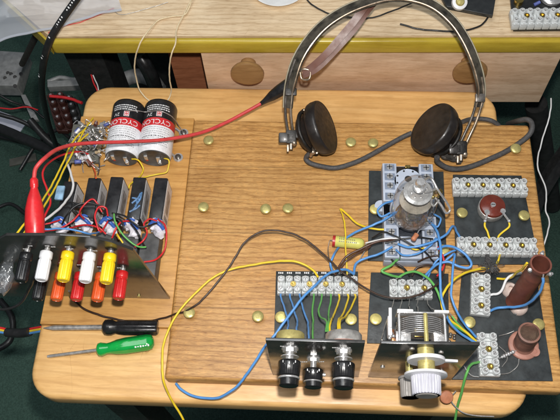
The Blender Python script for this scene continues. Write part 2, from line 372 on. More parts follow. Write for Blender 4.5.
# ------------------------------------------------------------------ modules
def sheet(parent,quad,name='base_plate',z=2.,t=2.,mat='black_sheet'):
    q=[P(u,v,z) for u,v in quad]; q=[V(a.x,a.y,z-t+.05) for a in q]
    return mb(mat).prism(q,(0,0,t),bev=.3).build(name,parent)
def terminal(parent,u0,v0,u1,v1,n,z=2.,depth=17.,name='terminal_block',skip=()):
    """strip of n ways running between two photo points on its centre line"""
    a=P(u0,v0,z+9); c=P(u1,v1,z+9); a.z=c.z=z; d=(c-a); L=d.length; d.normalize(); w=V(-d.y,d.x,0); p=L/n
    b=mb('terminal_plastic')
    for i in range(n):
        k=a+d*(p*(i+.5)); hh=9.5
        b.box(k+V(0,0,3.2),(p*.93,depth,6.2),(d,w,V(0,0,1)),.8)
        b.box(k+V(0,0,6.5),(p*.34,depth*.96,5),(d,w,V(0,0,1)),.5)
        for s in (-1,1):
            b.lathe([(p*.44,0),(p*.43,6.5),(p*.36,7.2),(p*.27,7.2),(p*.27,4)],k+w*s*depth*.27+V(0,0,4.2),(0,0,1),12)
            b.box(k+w*s*depth*.43+V(0,0,4.5),(p*.8,depth*.13,7),(d,w,V(0,0,1)),.6)
        if i<n-1: b.box(k+d*p*.5+V(0,0,2.5),(p*.2,depth*.35,4),(d,w,V(0,0,1)))
    o=b.build(name,parent)
    sb=mb('dull_metal'); sb.m('silver'); sb.cyl((0,0,0),(0,0,5.6),p*.25,n=10); sb.m('dark_steel'); sb.box((0,0,5.7),(p*.42,.4,.3)); so=sb.build('screw'); sm=so.data; bpy.data.objects.remove(so)
    bb=mb('gold'); bb.lathe([(p*.2,0),(p*.2,4),(p*.36,4),(p*.36,4.6),(p*.18,4.6),(p*.18,3)],(0,0,0),(0,0,1),12); bo=bb.build('brass_eyelet'); bme=bo.data; bpy.data.objects.remove(bo)
    for i in range(n):
        k=a+d*(p*(i+.5))
        for s in (-1,1):
            q=bpy.data.objects.new('screw',sm); COL.objects.link(q); q.parent=o; q.location=(k+w*s*depth*.27+V(0,0,4.4)-ORG[o.name])*S; q.rotation_euler=(0,0,random.uniform(0,3))
        if i%2==1 and i<n-1:
            q=bpy.data.objects.new('brass_eyelet',bme); COL.objects.link(q); q.parent=o; q.location=(k+d*p*.5+V(0,0,5.5)-ORG[o.name])*S
    return o
def panel(parent,pts,y,th=2.4,name='front_panel'):
    q=[PY(u,v,y) for u,v in pts]; return mb('black_panel').prism(q,(0,th,0),bev=.35).build(name,parent)

# valve module
VM=thing('valve_module',P(406,215,0),'black plate with pale blue-grey relay socket holding the glass valve','module')
sheet(VM,[(369,170.5),(443.5,171.5),(447,262),(368,260.5)])
b=mb('socket_blue')
c0=P(383,160.5,24);c1=P(435,160.5,24);c2=P(383,262,10);c3=P(437,262,10)
sx0,sx1,sy0,sy1=(c0.x+c2.x)/2,(c1.x+c3.x)/2-1,c2.y-1,c0.y
wd=sx1-sx0; ht=sy1-sy0
b.box(((sx0+sx1)/2,(sy0+sy1)/2,8),(wd,ht,12),bev=1)
for (x0,x1) in ((sx0,sx0+13.5),(sx1-13.5,sx1)):
    for y0,y1 in ((sy0+1,sy0+43),(sy1-42,sy1-1)): b.box(((x0+x1)/2,(y0+y1)/2,17),(x1-x0,y1-y0,8),bev=1)
b.box(((sx0+sx1)/2,sy0+12,15),(wd-29,22,9),bev=1)
b.lathe([(wd*.37,0),(wd*.37,10),(wd*.35,11.5),(0,11.5)],((sx0+sx1)/2,(sy0+sy1)/2+2,13),(0,0,1),40)
b.cyl(((sx0+sx1)/2,sy1-20,13),((sx0+sx1)/2,sy1-20,21),wd*.27,n=28)
b.cyl((sx0-1,(sy0+sy1)/2+9,2),(sx0-1,(sy0+sy1)/2+9,9),6,n=18)
sk=b.build('relay_socket',VM)
hb=mb('dark_stuff')
hb.cyl(((sx0+sx1)/2,sy1-18,21),((sx0+sx1)/2,sy1-18,21.3),3.4,n=18)
for k in range(8):
    t=math.radians(k*45+20); hb.cyl(((sx0+sx1)/2+11*math.cos(t),sy1-19+10*math.sin(t),20.9),((sx0+sx1)/2+11*math.cos(t),sy1-19+10*math.sin(t),21.3),1.,n=8)
hb.build('pin_holes',sk)
for x in (sx0+6.7,sx1-6.7):
    for i,yy in enumerate([sy0+6,sy0+16,sy0+26,sy0+37]+[sy1-6,sy1-16,sy1-26,sy1-37]):
        q=mb('socket_slate').box((x,yy,21.1),(9.5,7.4,.35),bev=.1)
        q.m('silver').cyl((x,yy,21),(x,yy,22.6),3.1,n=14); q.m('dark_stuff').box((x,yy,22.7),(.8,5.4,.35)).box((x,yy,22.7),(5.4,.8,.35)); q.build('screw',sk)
mb('gold').box(((sx0+sx1)/2+1,sy1-1,14.6),(5,3,2),bev=.3).cyl(((sx0+sx1)/2+1,sy1-2,14),((sx0+sx1)/2+1,sy1-2,17),1.6,n=10).build('brass_pin',sk)
nut(VM,375,209.5,2,nme2); nut(VM,443,250,2,nme2)

# valve
vb=V((sx0+sx1)/2+.5,sy0+ht*.405,24.8)
VV=thing('valve',vb,'upright glass radio valve with silvery top standing in the pale blue socket','valve')
mb('glass').lathe([(13,0),(17.5,4),(19.2,12),(19.2,34),(17.8,44),(14.6,52),(9.5,57.5),(5,60),(3.2,63),(.02,65)],vb,(0,0,1),36).build('envelope',VV)
b=mb('anode_grey'); b.lathe([(10,4),(10,32),(6,32),(6,4)],vb,(0,0,1),24)
for s in (-1,1): b.cyl(vb+V(9.5*s,0,2),vb+V(9.5*s,0,38),.9,n=8)
for k in range(9): b.cyl(vb+V(12*math.cos(k*.7),12*math.sin(k*.7),0),vb+V(8*math.cos(k*.7),8*math.sin(k*.7),5),.5,n=6)
b.build('anode',VV)
mb('mica_clear').lathe([(14.5,33),(14.5,33.6),(3,33.6),(3,33)],vb,(0,0,1),18).build('mica_disc',VV)
b=mb('getter'); b.lathe([(9.4,44),(12.3,46),(12.5,47.5),(9.6,48),(9.2,46)],vb,(0,0,1),28); b.m('mica').cyl(vb+V(0,0,42),vb+V(0,0,43.5),9,n=24); b.m('dark_steel').cyl(vb+V(0,0,43.5),vb+V(0,0,45),4,n=16)
for k in range(6): b.m('silver').ball(vb+V(5*math.cos(k*1.05),5*math.sin(k*1.05),45),1.8,n=8)
b.build('getter_ring',VV)
mb('choke_core').lathe([(14.5,0),(15,2),(14.6,3.4),(12,3.4)],vb,(0,0,1),36).build('base',VV)
# top cap clip
tp=vb+V(0,0,63)
b=mb('silver'); b.lathe([(4.4,0),(4.4,4),(3.6,6),(0.02,6.3)],tp+V(0,0,-3),(0,0,1),18)
for i in range(5): b.lathe([(5.2-.1*i,-6+i*1.1),(5.7,-5.5+i*1.1),(5.2-.1*i,-5+i*1.1)],tp+V(0,-.5,-1),(0,0,1),20)
e=P(451,212,55); m1=P(434,176,66); 
b.tube([tp+V(3,2,1),P(431,178,80),P(438,190,76),P(447,203,62),P(450,210,56),P(446,213,56),P(441,205,62),P(434,197,66),P(431,202,62),P(434,206,60),P(439,200,62)],1.0,8,6)
b.tube([tp+V(-4,-3,0),P(424,192,76),P(431,191,74),P(437,188,72)],1.0,6,6)
b.m('gold').cyl(P(436,194,68),P(441,191,66),2.2,n=10).box(P(436,194,66),(5,7,2.4),bev=.4).ball(P(433,197,67),2,n=8)
b.build('top_cap_clip',org=tp,label='bent silver wire clip with brass screw on top of the valve',cat='clip')

# top right module : disc between two terminal blocks
TM=thing('terminal_module',P(495,220,0),'black plate with two long terminal blocks and a brown disc between them','module')
sheet(TM,[(453,174.5),(521.5,175.5),(539.5,264),(456,264.5)])
terminal(TM,453,185,528,186,10); terminal(TM,457.5,244.5,538,246,10)
dc=P(493,205,14); dc.z=2
b=mb('dull_metal'); b.lathe([(12,0),(12.6,1.5),(12.6,8),(11.9,8.6)],dc,(0,0,1),36); b.build('disc_body',TM)
do=mb('brown_bakelite').lathe([(11.8,8.6),(11.6,11.3),(11,11.9),(.02,11.9)],dc,(0,0,1),36).build('disc_cover',TM)
b=mb('silver').cyl(dc+V(0,0,11.9),dc+V(0,0,13.2),2.4,n=16); b.m('dark_stuff').box(dc+V(0,0,13.3),(3.6,.7,.2)); b.build('screw',do)
for u,v,u2,v2 in ((487,212,485,221),(503,211,509,221)):
    b=mb('silver'); a=P(u,v,15);c=P(u2,v2,14); b.lathe([(1.2,0),(2.5,0),(2.5,.8),(1.2,.8)],a+V(0,0,-.4),(0,0,1),14); b.tube([a+V(0,-2,0),c],1.1,6,spline=False); b.ball(c,1.8,n=8); b.build('solder_tag',do)
nut(TM,461.7,213,2); nut(TM,524,215.5,2)

# coil module lower right
CM=thing('coil_module',P(510,330,0),'black plate with two short terminal blocks, tall brown coil former and squat choke','module')
sheet(CM,[(462,272),(536,272.5),(553,381),(452,379.5)])
terminal(CM,481.5,273,481,314,5); terminal(CM,487,332,491,375.5,5)
nut(CM,470,322,2,nme); nut(CM,538.5,324,2,nme)
cb=P(514.5,303,3); cb.z=3
ct=P(540,265.5,78); ax=(ct-cb)
mt=mb('brown_tube').lathe([(8.3,2),(7.9,3),(7.9,12)]+[(8.25 if k%2 else 7.95,12.5+k*.75) for k in range(60)]+[(7.9,60),(7.9,72),(8.6,73),(8.6,78),(7.2,78),(7.2,8),(.02,8)],cb,ax,36).build('coil_former',CM)
xx,yy,ww=basis(ax)
for an,nm in ((40,0),(165,0),(200,0),(300,0)):
    t=math.radians(an); q=cb+ww*75+(xx*math.cos(t)+yy*math.sin(t))*8.4; o=(xx*math.cos(t)+yy*math.sin(t))
    b=mb('silver').tube([q-ww*2,q+o*1.5+ww*1,q+o*3+ww*4],1.1,6,spline=False); b.ball(q+o*2+ww*1.5,2.0,n=8); b.build('solder_tag',mt)
for u,v,s in ((510,290,7),(519,307,7.5)):
    q=P(u,v,4); q.z=2; mb('ceramic_pink').lathe([(s,0),(s,4),(s*.7,6.5),(s*.35,6.5),(s*.35,3)],q,(0,0,1),20).build('mounting_foot',CM)
mb('silver').ball(P(516,313,4),1.6).cyl(P(516,313,3),P(519,309,6),.8,n=8).build('screw',CM)
kb=P(523,345.5,3); kb.z=2
ck=mb('pink_brown').lathe([(12.6,0),(13,1),(13,3),(12.2,3.8),(8.6,3.8)],kb,(0,0,1),40).build('choke_flange',CM)
q=P(534,352,4); q.z=4; mb('pink_brown').lathe([(4.5,0),(4.5,2.2),(2.2,2.2),(2.2,0)],q,(0,0,1),18).build('fixing_lug',ck)
kt=P(529,333,30); b=mb('choke_brown').lathe([(9.4,3.4),(8.5,6)]+[(8.7 if k%2 else 8.35,6.5+k*.75) for k in range(24)]+[(8.5,25),(9.2,26),(9.2,29.5),(7.6,30)],kb,kt-kb+V(0,0,2),36); b.m('choke_core').lathe([(7.7,30),(7.6,26.5),(.02,26.5)],kb,kt-kb+V(0,0,2),30); b.build('choke_winding',ck)

# potentiometer module
PM=thing('potentiometer_module',P(316,320,0),'black bracket with three black control knobs at the front edge of the board','module')
sheet(PM,[(276,271),(358,271.5),(359,343),(274,341)])
t5=terminal(PM,277,284,358.5,284.5,10)
b=mb('white_paint')
for i in range(9):
    u=278+i*8.6; q=P(u+1,272.5,2); 
    for k in range(3): b.box((q.x+k*1.7,q.y-.5,2.35),(1.1,1.6,.12))
b.build('legend_marks',PM)
nut(PM,281.5,317,2,nme2); nut(PM,351.5,319.5,2,nme2)
YP=3.0
fp=panel(PM,[(265.5,340.5),(365,343),(358.6,377),(273,376)],YP)
b=mb('white_paint')
for (u,v,n) in ((281,346.5,8),(333,348,9),(296,362,14)):
    for k in range(n):
        q=PY(u+k*2.1,v+random.uniform(-.2,.2),YP-.15); b.box(q,(1.3,.2,random.uniform(.8,2.)))
b.build('legend_marks',fp)
def pot(u,v,r,L,bodymat,z):
    c=PY(u,v,YP); 
    b=mb(bodymat); b.lathe([(r*.9,0),(r,.8),(r,L-1.2),(r*.93,L),(.02,L)],c+V(0,2.5,0),(0,1,0),36); 
    if bodymat=='dull_metal': b.m('pink_brown').lathe([(r*1.02,0),(r*1.03,.8),(r*1.03,2.2),(r*1.0,2.4)],c+V(0,2.4,0),(0,1,0),36)
    po=b.build('potentiometer',PM)
    mb('silver').cyl(c,c+V(0,-1.2,0),6.5,n=24).lathe([(5.4,-1.2),(5.4,-3.6)][::1],c,(0,1,0),6,smooth=False).build('nut',po)
    mb('silver').cyl(c,c+V(0,-9,0),3.2,n=16).lathe([(6.8,-6.4),(6.8,-7.2)][::-1],c,(0,1,0),28).build('shaft',po); return c
def knob(c,parent,r,L,y0,mark=True):
    b=mb('black_plastic'); o=V(c.x,YP-y0,c.z)
    b.lathe([(r*.86,0),(r*.98,.8),(r,2),(r*.9,L*.58,1),(r*.84,L*.60,1)],o,(0,-1,0),flute=(26,.03)); b.m('silver').lathe([(r*.90,L*.64),(r*.93,L*.66),(r*.93,L*.70),(r*.88,L*.72)],o,(0,-1,0),40)
    b.m('black_plastic').lathe([(r*.86,L*.72),(r*.83,L*.97),(r*.74,L),(.02,L)],o,(0,-1,0),40)
    k=b.build('control_knob',parent)
    if mark:
        w=mb('white_paint')
        for i in range(7): w.box(o+V(-4.4+i*1.5,-2.2-(i%2)*1.2,r*.985-abs(i-3)*.42),(.8,1.6,.3))
        w.build('knob_marks',k)
    return k
zp=86
cpl=pot(290,348,10.8,9,'brass',zp); cpr=pot(343.5,350,14,10,'dull_metal',zp)
# lower, middle pot
cm=PY(313.5,358,YP); pm_=mb('dull_metal').lathe([(9,0),(9,8),(.02,8)],cm+V(0,2.5,0),(0,1,0),28).build('potentiometer',PM)
mb('silver').cyl(cm,cm+V(0,-1.2,0),5.5,n=24).lathe([(4.6,1.2),(4.6,3.2)],cm,(0,-1,0),6,smooth=False).build('nut',pm_)
mb('silver').cyl(cm,cm+V(0,-9,0),2.6,n=16).build('shaft',pm_)
for c,r,L,y0 in ((cpl,8.7,19,10),(cpr,8.7,19,10),(cm,8.0,14.5,9)): knob(c,PM,r,L,y0)
mb('silver').cyl(V(cm.x+7,YP-13,cm.z),V(cm.x+9.5,YP-13,cm.z),1.5,n=10).build('grub_screw',PM)

# variable capacitor module
KM=thing('tuning_module',P(410,320,0),'black bracket with silver tuning capacitor and white fluted knob','module')
sheet(KM,[(371,272.3),(448.5,273.5),(449,345),(367,343)])
terminal(KM,389.5,287.5,433,288.5,5)
nut(KM,376,319.5,2,nme2)
kp=panel(KM,[(381,343.5),(480,345),(451,380),(368,377)],YP)
b=mb('dull_metal')
for u,v in ((382.5,367),(412,348.5),(441,352),(442,372)): q=PY(u,v,YP); b.cyl(q,q+V(0,-.9,0),1.9,n=14)
b.build('panel_screws',kp)
zc=82; kx=PY(425.5,349,YP); kx=V(kx.x,YP,kx.z)
b=mb('white_plastic'); b.lathe([(13.8,7),(14,7.8),(14,9),(13.6,9.6),(4.5,9.6)],kx,(0,-1,0),40); b.prism([kx+V(10,-7.6,3),kx+V(23,-7.6,1.4),kx+V(23,-7.6,-1.4),kx+V(10,-7.6,-3)],(0,-1.8,0),bev=.3); b.build('dial_disc',KM)
mb('brass').cyl(kx+V(0,3,0),kx+V(0,-24,0),6.3,n=24).build('shaft',KM)
b=mb('grey_plastic'); kk=kx+V(-.8,-18,0); b.m('white_plastic').lathe([(12,0),(15.5,.6),(15.6,2.2),(11.2,2.8)],kk,(0,-1,0),48)
b.m('grey_plastic').lathe([(10.8,2.8,1),(10.4,15.5,1),(9.4,16.2)],kk,(0,-1,0),flute=(28,.075)); b.lathe([(9.4,16.2),(.02,16.2)],kk,(0,-1,0),36); b.m('shadow_grey').lathe([(8,16.3),(7.5,16.9),(.02,16.9)],kk,(0,-1,0),36); b.build('tuning_knob',KM)
# second, lower knob
k2=PY(407,355,YP); k2=V(PY(409,362,YP).x,YP,PY(409,362,YP).z); b=mb('shadow_grey'); b.lathe([(8.5,12),(9,12.6),(9,14)],k2,(0,-1,0),36); b.lathe([(7.6,14,1),(7.4,27,1),(6.6,28)],k2,(0,-1,0),flute=(24,.08)); b.lathe([(6.6,28),(.02,28)],k2,(0,-1,0),30); b.m('brass').cyl(k2,k2+V(0,-12,0),3,n=14); b.build('lower_knob',KM)
# capacitor plates
vc=V(kx.x-2,YP+2.4,kx.z)
vcf=mb('silver')
vcf.box(vc+V(-14,6,-12),(11,9,26),bev=.6).box(vc+V(13,5,-12),(9,8,26),bev=.6)
vcf.m('ceramic').box(vc+V(-13,24,7),(12,2.2,5),bev=.8).box(vc+V(14,24,7),(11,2.2,5),bev=.8)
vcf.m('silver').box(vc+V(0,23.2,2),(38,1.2,12),bev=.3)
for s in (-1,1): vcf.cyl(vc+V(17*s,0,2),vc+V(17*s,24,2),1.1,n=8)
vco=vcf.build('capacitor_frame',KM)
for i in range(9):
    y=YP+10+i*1.5; pts=[V(vc.x+18*math.cos(math.pi*k/16),y,vc.z-9+19*math.sin(math.pi*k/16)) for k in range(17)]
    mb('silver').prism(pts,(0,.4,0)).build('rotor_plate',KM)
mb('brass').cyl(vc+V(1.6,0,9),vc+V(1.6,22,9),1.7,n=14).build('spindle',KM)
b=mb('copper'); b.box(vc+V(-21,9,-9),(2,9,9),bev=.3); b.m('gold').box(vc+V(-1,9,-3),(9,3,3),bev=.3); b.m('white_plastic').box(vc+V(-24,14,-2),(3,15,10),bev=.6).cyl(vc+V(-24,12,5),vc+V(-24,26,8),1.3,n=8); b.build('trimmer',KM)
for s,mt_ in ((-23,'silver'),(22,'dark_steel')):
    b=mb(mt_)
    for k in range(5): b.ball(vc+V(s+random.uniform(-2,2),5+k*1.2,random.uniform(-5,2)),1.5,n=8)
    b.build('solder_joint',KM)

# ------------------------------------------------------------------ battery tray side
ZT=-11
q=[P(87,117,ZT),P(197.5,117,ZT),P(170.5,319,ZT),P(40.5,319,ZT)]
BT=mb('plank').prism([V(-127,73-27,ZT-5.9),V(-5.6,73-27,ZT-5.9),V(-5.6,q[0].y+1,ZT-5.9),V(-127,q[0].y+1,ZT-5.9)],(0,0,5.9),bev=.8)
BT.build('battery_tray',org=(-66,150,-17),label='thin plywood plank under the batteries left of the oak board',cat='board')

def cell(u,label):
    """lead-acid D cell lying with its axis along y"""
    a=P(u,107,ZT+17); a.z=ZT+17.1; a.x-=1.5; L=63; d=V(0,-1,0); r=16.8
    root=thing('round_cell',a,label,'battery','lead acid cells strapped to the tray')
    mats=['battery_black','battery_black','battery_black','battery_black','label_red','label_white','label_white','label_white','battery_black']
    MB_=MB(); [MB_.m(x) for x in ('battery_black','label_red','label_white')]
    MB_.lathe([(r-3,0),(r-1,.8),(r,3),(r,6),(r,24),(r,33),(r,46),(r,58),(r-1.0,L-1.2)],a,d,56,mats=['battery_black']*4+['label_red','label_white','label_white','label_white'])
    MB_.m('battery_grey').lathe([(r-1.1,L-1.1),(r-2.2,L-.6),(r-2.6,L-1.),(.02,L-1.)],a,d,56)
    body=MB_.build('cell_can',root)
    def wrap(txt,size,h,t0,mat,sx=1.,flip=-1):
        vs,fs=text_geo(txt,size); rr=r+.12; out=[]
        for v in vs:
            t=flip*v.x*sx/rr+t0; out.append(a+V(rr*math.sin(t),-h-flip*-v.y*1.0 if False else -(h)+flip*v.y,rr*math.cos(t)))
        return out,fs
    t=mb('white_paint')
    for txt,size,h,t0,sx in (('CYCLON',7.6,28.6,-.04,1.12),('2V',5.4,20.,-.42,1.1),('TEL 80 2580 2580',2.6,13,-.0,1.),('MADE IN U.S.A.  SEALED LEAD',2.4,9.4,.0,1.)):
        if txt.startswith('TEL') or txt.startswith('MADE'): continue
        vs,fs=wrap(txt,size,h,t0,'white_paint',sx); t.add(vs,fs,False)
    rr=r+.12
    def patch(t0,t1,h0,h1):
        n=6; vs=[];fs=[]
        for k in range(n+1):
            tt=t0+(t1-t0)*k/n
            for h in (h0,h1): vs.append(a+V(rr*math.sin(tt),-h,rr*math.cos(tt)))
        for k in range(n): fs.append([2*k,2*k+1,2*k+3,2*k+2])
        t.add(vs,fs,False)
    for h in (8.5,11.,13.4):
        x=-.75+random.uniform(0,.1)
        while x<.75:
            w=random.uniform(.03,.12); patch(x,x+w,h,h+1.2); x+=w+random.uniform(.02,.05)
    t.m('white_paint'); patch(.02,.34,16.5,22.5)
    rr+=.1; t.m('label_red'); patch(.06,.30,17.,22.); rr+=.1; t.m('white_paint'); 
    for (a0,h0) in ((.10,17.6),(.20,17.6),(.10,20.),(.20,20.)): patch(a0,a0+.06,h0,h0+1.5)
    rr-=.2; t.m('ink_black')
    for j in range(9):
        h=35.+j*2.5; x=-.9+random.uniform(0,.15)
        while x<.9:
            w=random.uniform(.02,.09); patch(x,x+w,h,h+(.42 if j!=4 else 1.1)); x+=w+random.uniform(.02,.07)
    t.build('cell_label',body)
    e=a+V(0,-L+2,0)
    mb('silver').box(e+V(4,-1.2,-2),(4,2,9),bev=.3).box(e+V(-8,-1.2,2),(3.4,2,7),bev=.3).ball(e+V(5,-3,-5),2.3,n=8,rough=.5).build('terminal_tab',root)
    mb('red_plastic').cyl(e+V(-8,-.5,-4),e+V(-8,-1.3,-4),1.3,n=10).build('vent_mark',root)
    return root
cell(131.3,'left hand lead acid cell with red band beside the tangle of components')
cell(163,'right hand lead acid cell with red band nearest the screw eyelets')
# strap wire over cells
wire('dull_metal',[(112,112,0),(116,111,16),(135,111,27),(146,112,20),(160,111,27),(172,117,18),(180,128,-2),(183,133,-10)],.6,'thin bare tie wire running over both round cells',cat='tie wire')
for u,v,l in ((183.5,132.5,'upper steel eyelet screwed to the plank right of the cells'),(178,157,'lower steel eyelet screwed to the plank right of the cells')):
    p=P(u,v,-9); root=thing('screw_eyelet',V(p.x,p.y,ZT),l,'eyelet','steel eyelets by the cells')
    mb('silver').lathe([(2.8,0),(5,0),(5,1.3),(2.8,1.3)],V(p.x,p.y,ZT+.1),(0,0,1),22).tube([V(p.x-4,p.y+1,ZT+1.6),V(p.x-8,p.y+4,ZT+2.5),V(p.x-13,p.y+6,ZT+4)],1.5,8).build('ring',root)
    mb('dark_steel').lathe([(3,0),(3,1.6),(2,2.4),(.02,2.6)],V(p.x,p.y,ZT+1.4),(0,0,1),14).build('screw_head',root)

# block batteries, back row
names=['leftmost','second from left','middle','second from right','rightmost']
tops=[(70,181),(94.5,177.5),(116.5,176.5),(139.5,177),(161,177.5)]
def block(x,y,w,L,h,root,mat,rotz=0):
    ax=(V(math.cos(rotz),math.sin(rotz),0),V(-math.sin(rotz),math.cos(rotz),0),V(0,0,1))
    body=mb(mat).box(V(x,y,ZT+h/2+.05),(w,L,h),ax,1.6).build('battery_case',root)
    return ax,body
for i,(u,v) in enumerate(tops):
    p=P(u,v,ZT+27); w,L,h=13,46,27; c=V(p.x,p.y-L/2,ZT)
    root=thing('block_battery',c,names[i]+' upright black block battery in the row nearest the round cells','battery','back row of black block batteries')
    ax,body=block(c.x,c.y,w,L,h,root,'battery_black',random.uniform(-.03,.03))
    X,Y,Z=ax
    lb=mb('label_white').box(V(c.x,c.y,ZT+h*.52)+X*(w/2+.05),(.3,L*.9,h*.84),ax); lb.m('label_grey').box(V(c.x,c.y+1,ZT+h*.5)+X*(w/2+.2),(.2,L*.5,h*.5),ax)
    lb.m('ink_black')
    for k in range(4): lb.box(V(c.x,c.y-L*.36,ZT+h*(.3+.14*k))+X*(w/2+.25),(.15,L*.10,1.2),ax)
    lb.build('side_label',root)
    if i==3:
        s=mb('ink_blue')
        for (a,b0,c0,d0) in ((-3.6,-6,3.5,5),(-2,-14,1,-3),(-4.6,-15,4.4,-8),(-4,0,4,-2),(0,-9,4.4,6)):
            s.tube([V(c.x+a,c.y+b0,ZT+h+.1),V(c.x+(a+c0)/2+1.5,c.y+(b0+d0)/2,ZT+h+.1),V(c.x+c0,c.y+d0,ZT+h+.1)],1.1,5,4)
        s.build('pen_scribble',root)
# front row (lying flat, nearer the panel)
for i,(u,v) in enumerate([(58,233),(80,233),(105,232),(130,233),(151,233)]):
    p=P(u,v,ZT+17); w,L,h=18,44,17; c=V(p.x,p.y-L/2,ZT)
    root=thing('block_battery',c,names[i]+' dark grey block battery lying flat against the terminal panel','battery','front row of grey block batteries')
    block(c.x,c.y,w,L,h,root,'battery_grey',random.uniform(-.05,.05))
# snaps
for i,(u,v) in enumerate([(60,224),(84,222),(108,224),(131,226),(157,226)]):
    p=P(u,v,14); root=thing('battery_snap',p,['leftmost','second from left','middle','second from right','rightmost'][i]+' white wrapped battery snap with blue stripe','battery snap','white battery snaps between the rows')
    b=mb('wrap_white').ball(p,6.6,(1,.95,.8),18,.8); b.ball(p+V(3,-5,-2),5.4,(1,1,.8),14,.8); b.build('wrapping',root)
    mb('tape_blue').tube([p+V(-6.6,-1,3.2),p+V(-2,1.5,6.6),p+V(4,-1.5,6.2),p+V(7,-4,2)],1.7,8).tube([p+V(-5,4,3),p+V(0,5,4.8),p+V(4,4,3.6)],1.1,6).build('tape_stripe',root)
# snap leads
SN=[(60,224),(84,222),(108,224),(131,226),(157,226)]
lead=[('red_wire',[(157,221,22),(150,219,25),(144,224,27),(147,232,26),(143,240,28),(135,247,24)],'red lead looping left of the rightmost snap'),
('red_wire',[(158,219,22),(165,226,28),(166,240,26),(163,252,22),(155,259,18),(144,262,16)],'red lead looping right round the rightmost snap'),
('black_wire',[(157,223,24),(148,226,30),(138,226,32),(124,216,34),(112,213,32)],'black lead running left from the rightmost snap'),
('red_wire',[(131,221,24),(122,222,30),(116,230,32),(112,238,28)],'red lead of the second snap from the right'),
('black_wire',[(131,224,24),(137,232,30),(141,241,24),(146,248,14)],'black lead dropping from the second snap from the right'),
('red_wire',[(108,221,24),(101,232,32),(97,226,36),(95,215,38),(99,207,38),(106,208,36),(108,216,30)],'red lead in a full loop over the middle snap'),
('black_wire',[(108,221,24),(118,219,32),(124,226,32),(120,238,26)],'black lead arching right of the middle snap'),
('red_wire',[(84,219,24),(80,212,34),(86,203,38),(94,200,36),(102,212,30)],'red lead climbing from the second snap from the left'),
('black_wire',[(84,219,24),(74,210,34),(64,206,34),(72,203,36),(92,207,34),(104,212,28)],'black lead crossing the leftmost batteries'),
('red_wire',[(60,220,22),(52,222,28),(44,224,30),(36,226,34)],'red lead running left from the leftmost snap'),
('red_wire',[(70,228,24),(84,225,32),(98,228,34),(106,234,30)],'red lead lying across two snaps behind the panel'),
('red_wire',[(44,231,30),(60,228,36),(72,222,36),(79,214,36)],'red lead rising along the top of the panel'),
('black_wire',[(62,224,26),(68,214,36),(78,205,38),(90,203,36),(106,208,32)],'black lead bridging the two leftmost snaps'),
('blue_wire',[(40,229,80),(48,230,80),(62,229,74),(76,231,68),(90,234,60),(99,232,40)],'blue lead lying along the back of the terminal panel'),
('yellow_wire',[(117,234,30),(120,239,32),(123,243,30)],'short yellow lead behind the right end of the panel'),
('green_wire',[(114,214,34),(116,222,36),(124,236,32),(136,246,26),(146,247,22)],'green lead curving down to the panel corner')]
for m_,p_,l_ in lead: wire(m_,p_,1.05,l_)
for m_,p_,l_ in (('yellow_wire',[(132,159,6),(139,161,8),(143,168,6),(142,174,2),(137,179,10),(131,184,18),(129,188,20)],'yellow wire from the left round cell to the batteries'),
 ('yellow_wire',[(164,158,6),(169,160,6),(169,168,2),(166,173,0),(155,175,0),(143,178,2),(133,184,10)],'yellow wire from the right round cell to the batteries'),
 ('orange_plastic',[(92,161,2),(94,168,4),(95,175,12),(96,178,20)],'orange lead between the components and a back row battery'),
 ('dark_steel',[(99,158,2),(100,166,2),(98,174,6)],'dark lead beside the orange lead above the batteries')): wire(m_,p_,1.0,l_)

# component tangle
CT=thing('charging_circuit',P(86,142,ZT),'tangle of small resistors, capacitors and bare leads left of the round cells','circuit')
random.seed(4)
for k in range(30):
    u=random.uniform(72,105); v=random.uniform(125,163); z=random.uniform(-6,16); p=P(u,v,z)
    d=V(random.uniform(-1,1),random.uniform(-1,1),random.uniform(-.5,.5)).normalized()
    mt_=random.choice(['resistor_tan','resistor_blue','white_plastic','white_plastic','silver','resistor_tan','dull_metal','brown_tube'])
    r=random.uniform(1.4,2.8);L=random.uniform(5,9)
    b=mb(mt_).lathe([(r*.6,0),(r,.8),(r*.86,L*.3),(r*.86,L*.7),(r,L-.8),(r*.6,L)],p,d,12)
    b.m('silver').tube([p,p-d*4,p-d*6+V(random.uniform(-4,4),random.uniform(-4,4),-3)],.45,5,4).tube([p+d*L,p+d*(L+4),p+d*(L+6)+V(random.uniform(-4,4),random.uniform(-4,4),-3)],.45,5,4)
    b.build('resistor' if r<2.2 else 'capacitor',CT)
b=mb('silver')
for k in range(22):
    p=P(random.uniform(72,108),random.uniform(124,165),random.uniform(-2,16)); q=[p]
    for j in range(4): q.append(q[-1]+V(random.uniform(-6,6),random.uniform(-6,6),random.uniform(-4,4)))
    b.tube(q,.5,5,4)
b.build('bare_leads',CT)
mb('box_dark').box(P(86,144,ZT+2.2),(34,46,3)).build('circuit_board',CT)
random.seed(12)

# terminal panel with posts
YT=73.2
TP=thing('binding_post_console',V(-60,YT,ZT),'sloping-ended black panel with eleven coloured binding posts on the left','panel')
pl=[(-14,246),(6,235.5),(60,235.5),(90,237.5),(112,242.5),(133,250.5),(170,299),(-16,296)]
panel(TP,pl,YT,2.4,'panel_plate')
pb=mb('white_paint')
for u,v in ((24,249),(29,246),(46,246),(52,247),(66,247),(70,249),(88,250),(94,251),(60,263),(78,265),(98,267),(118,268),(40,262)):
    for k in range(2): pb.box(PY(u+k*2.4,v,YT-.15),(1.6,.2,.9))
pb.build('legend_marks',TP)
q=PY(139,296,YT); mb('brass').cyl(q,q+V(0,-1,0),1.6,n=12).build('rivet',TP)

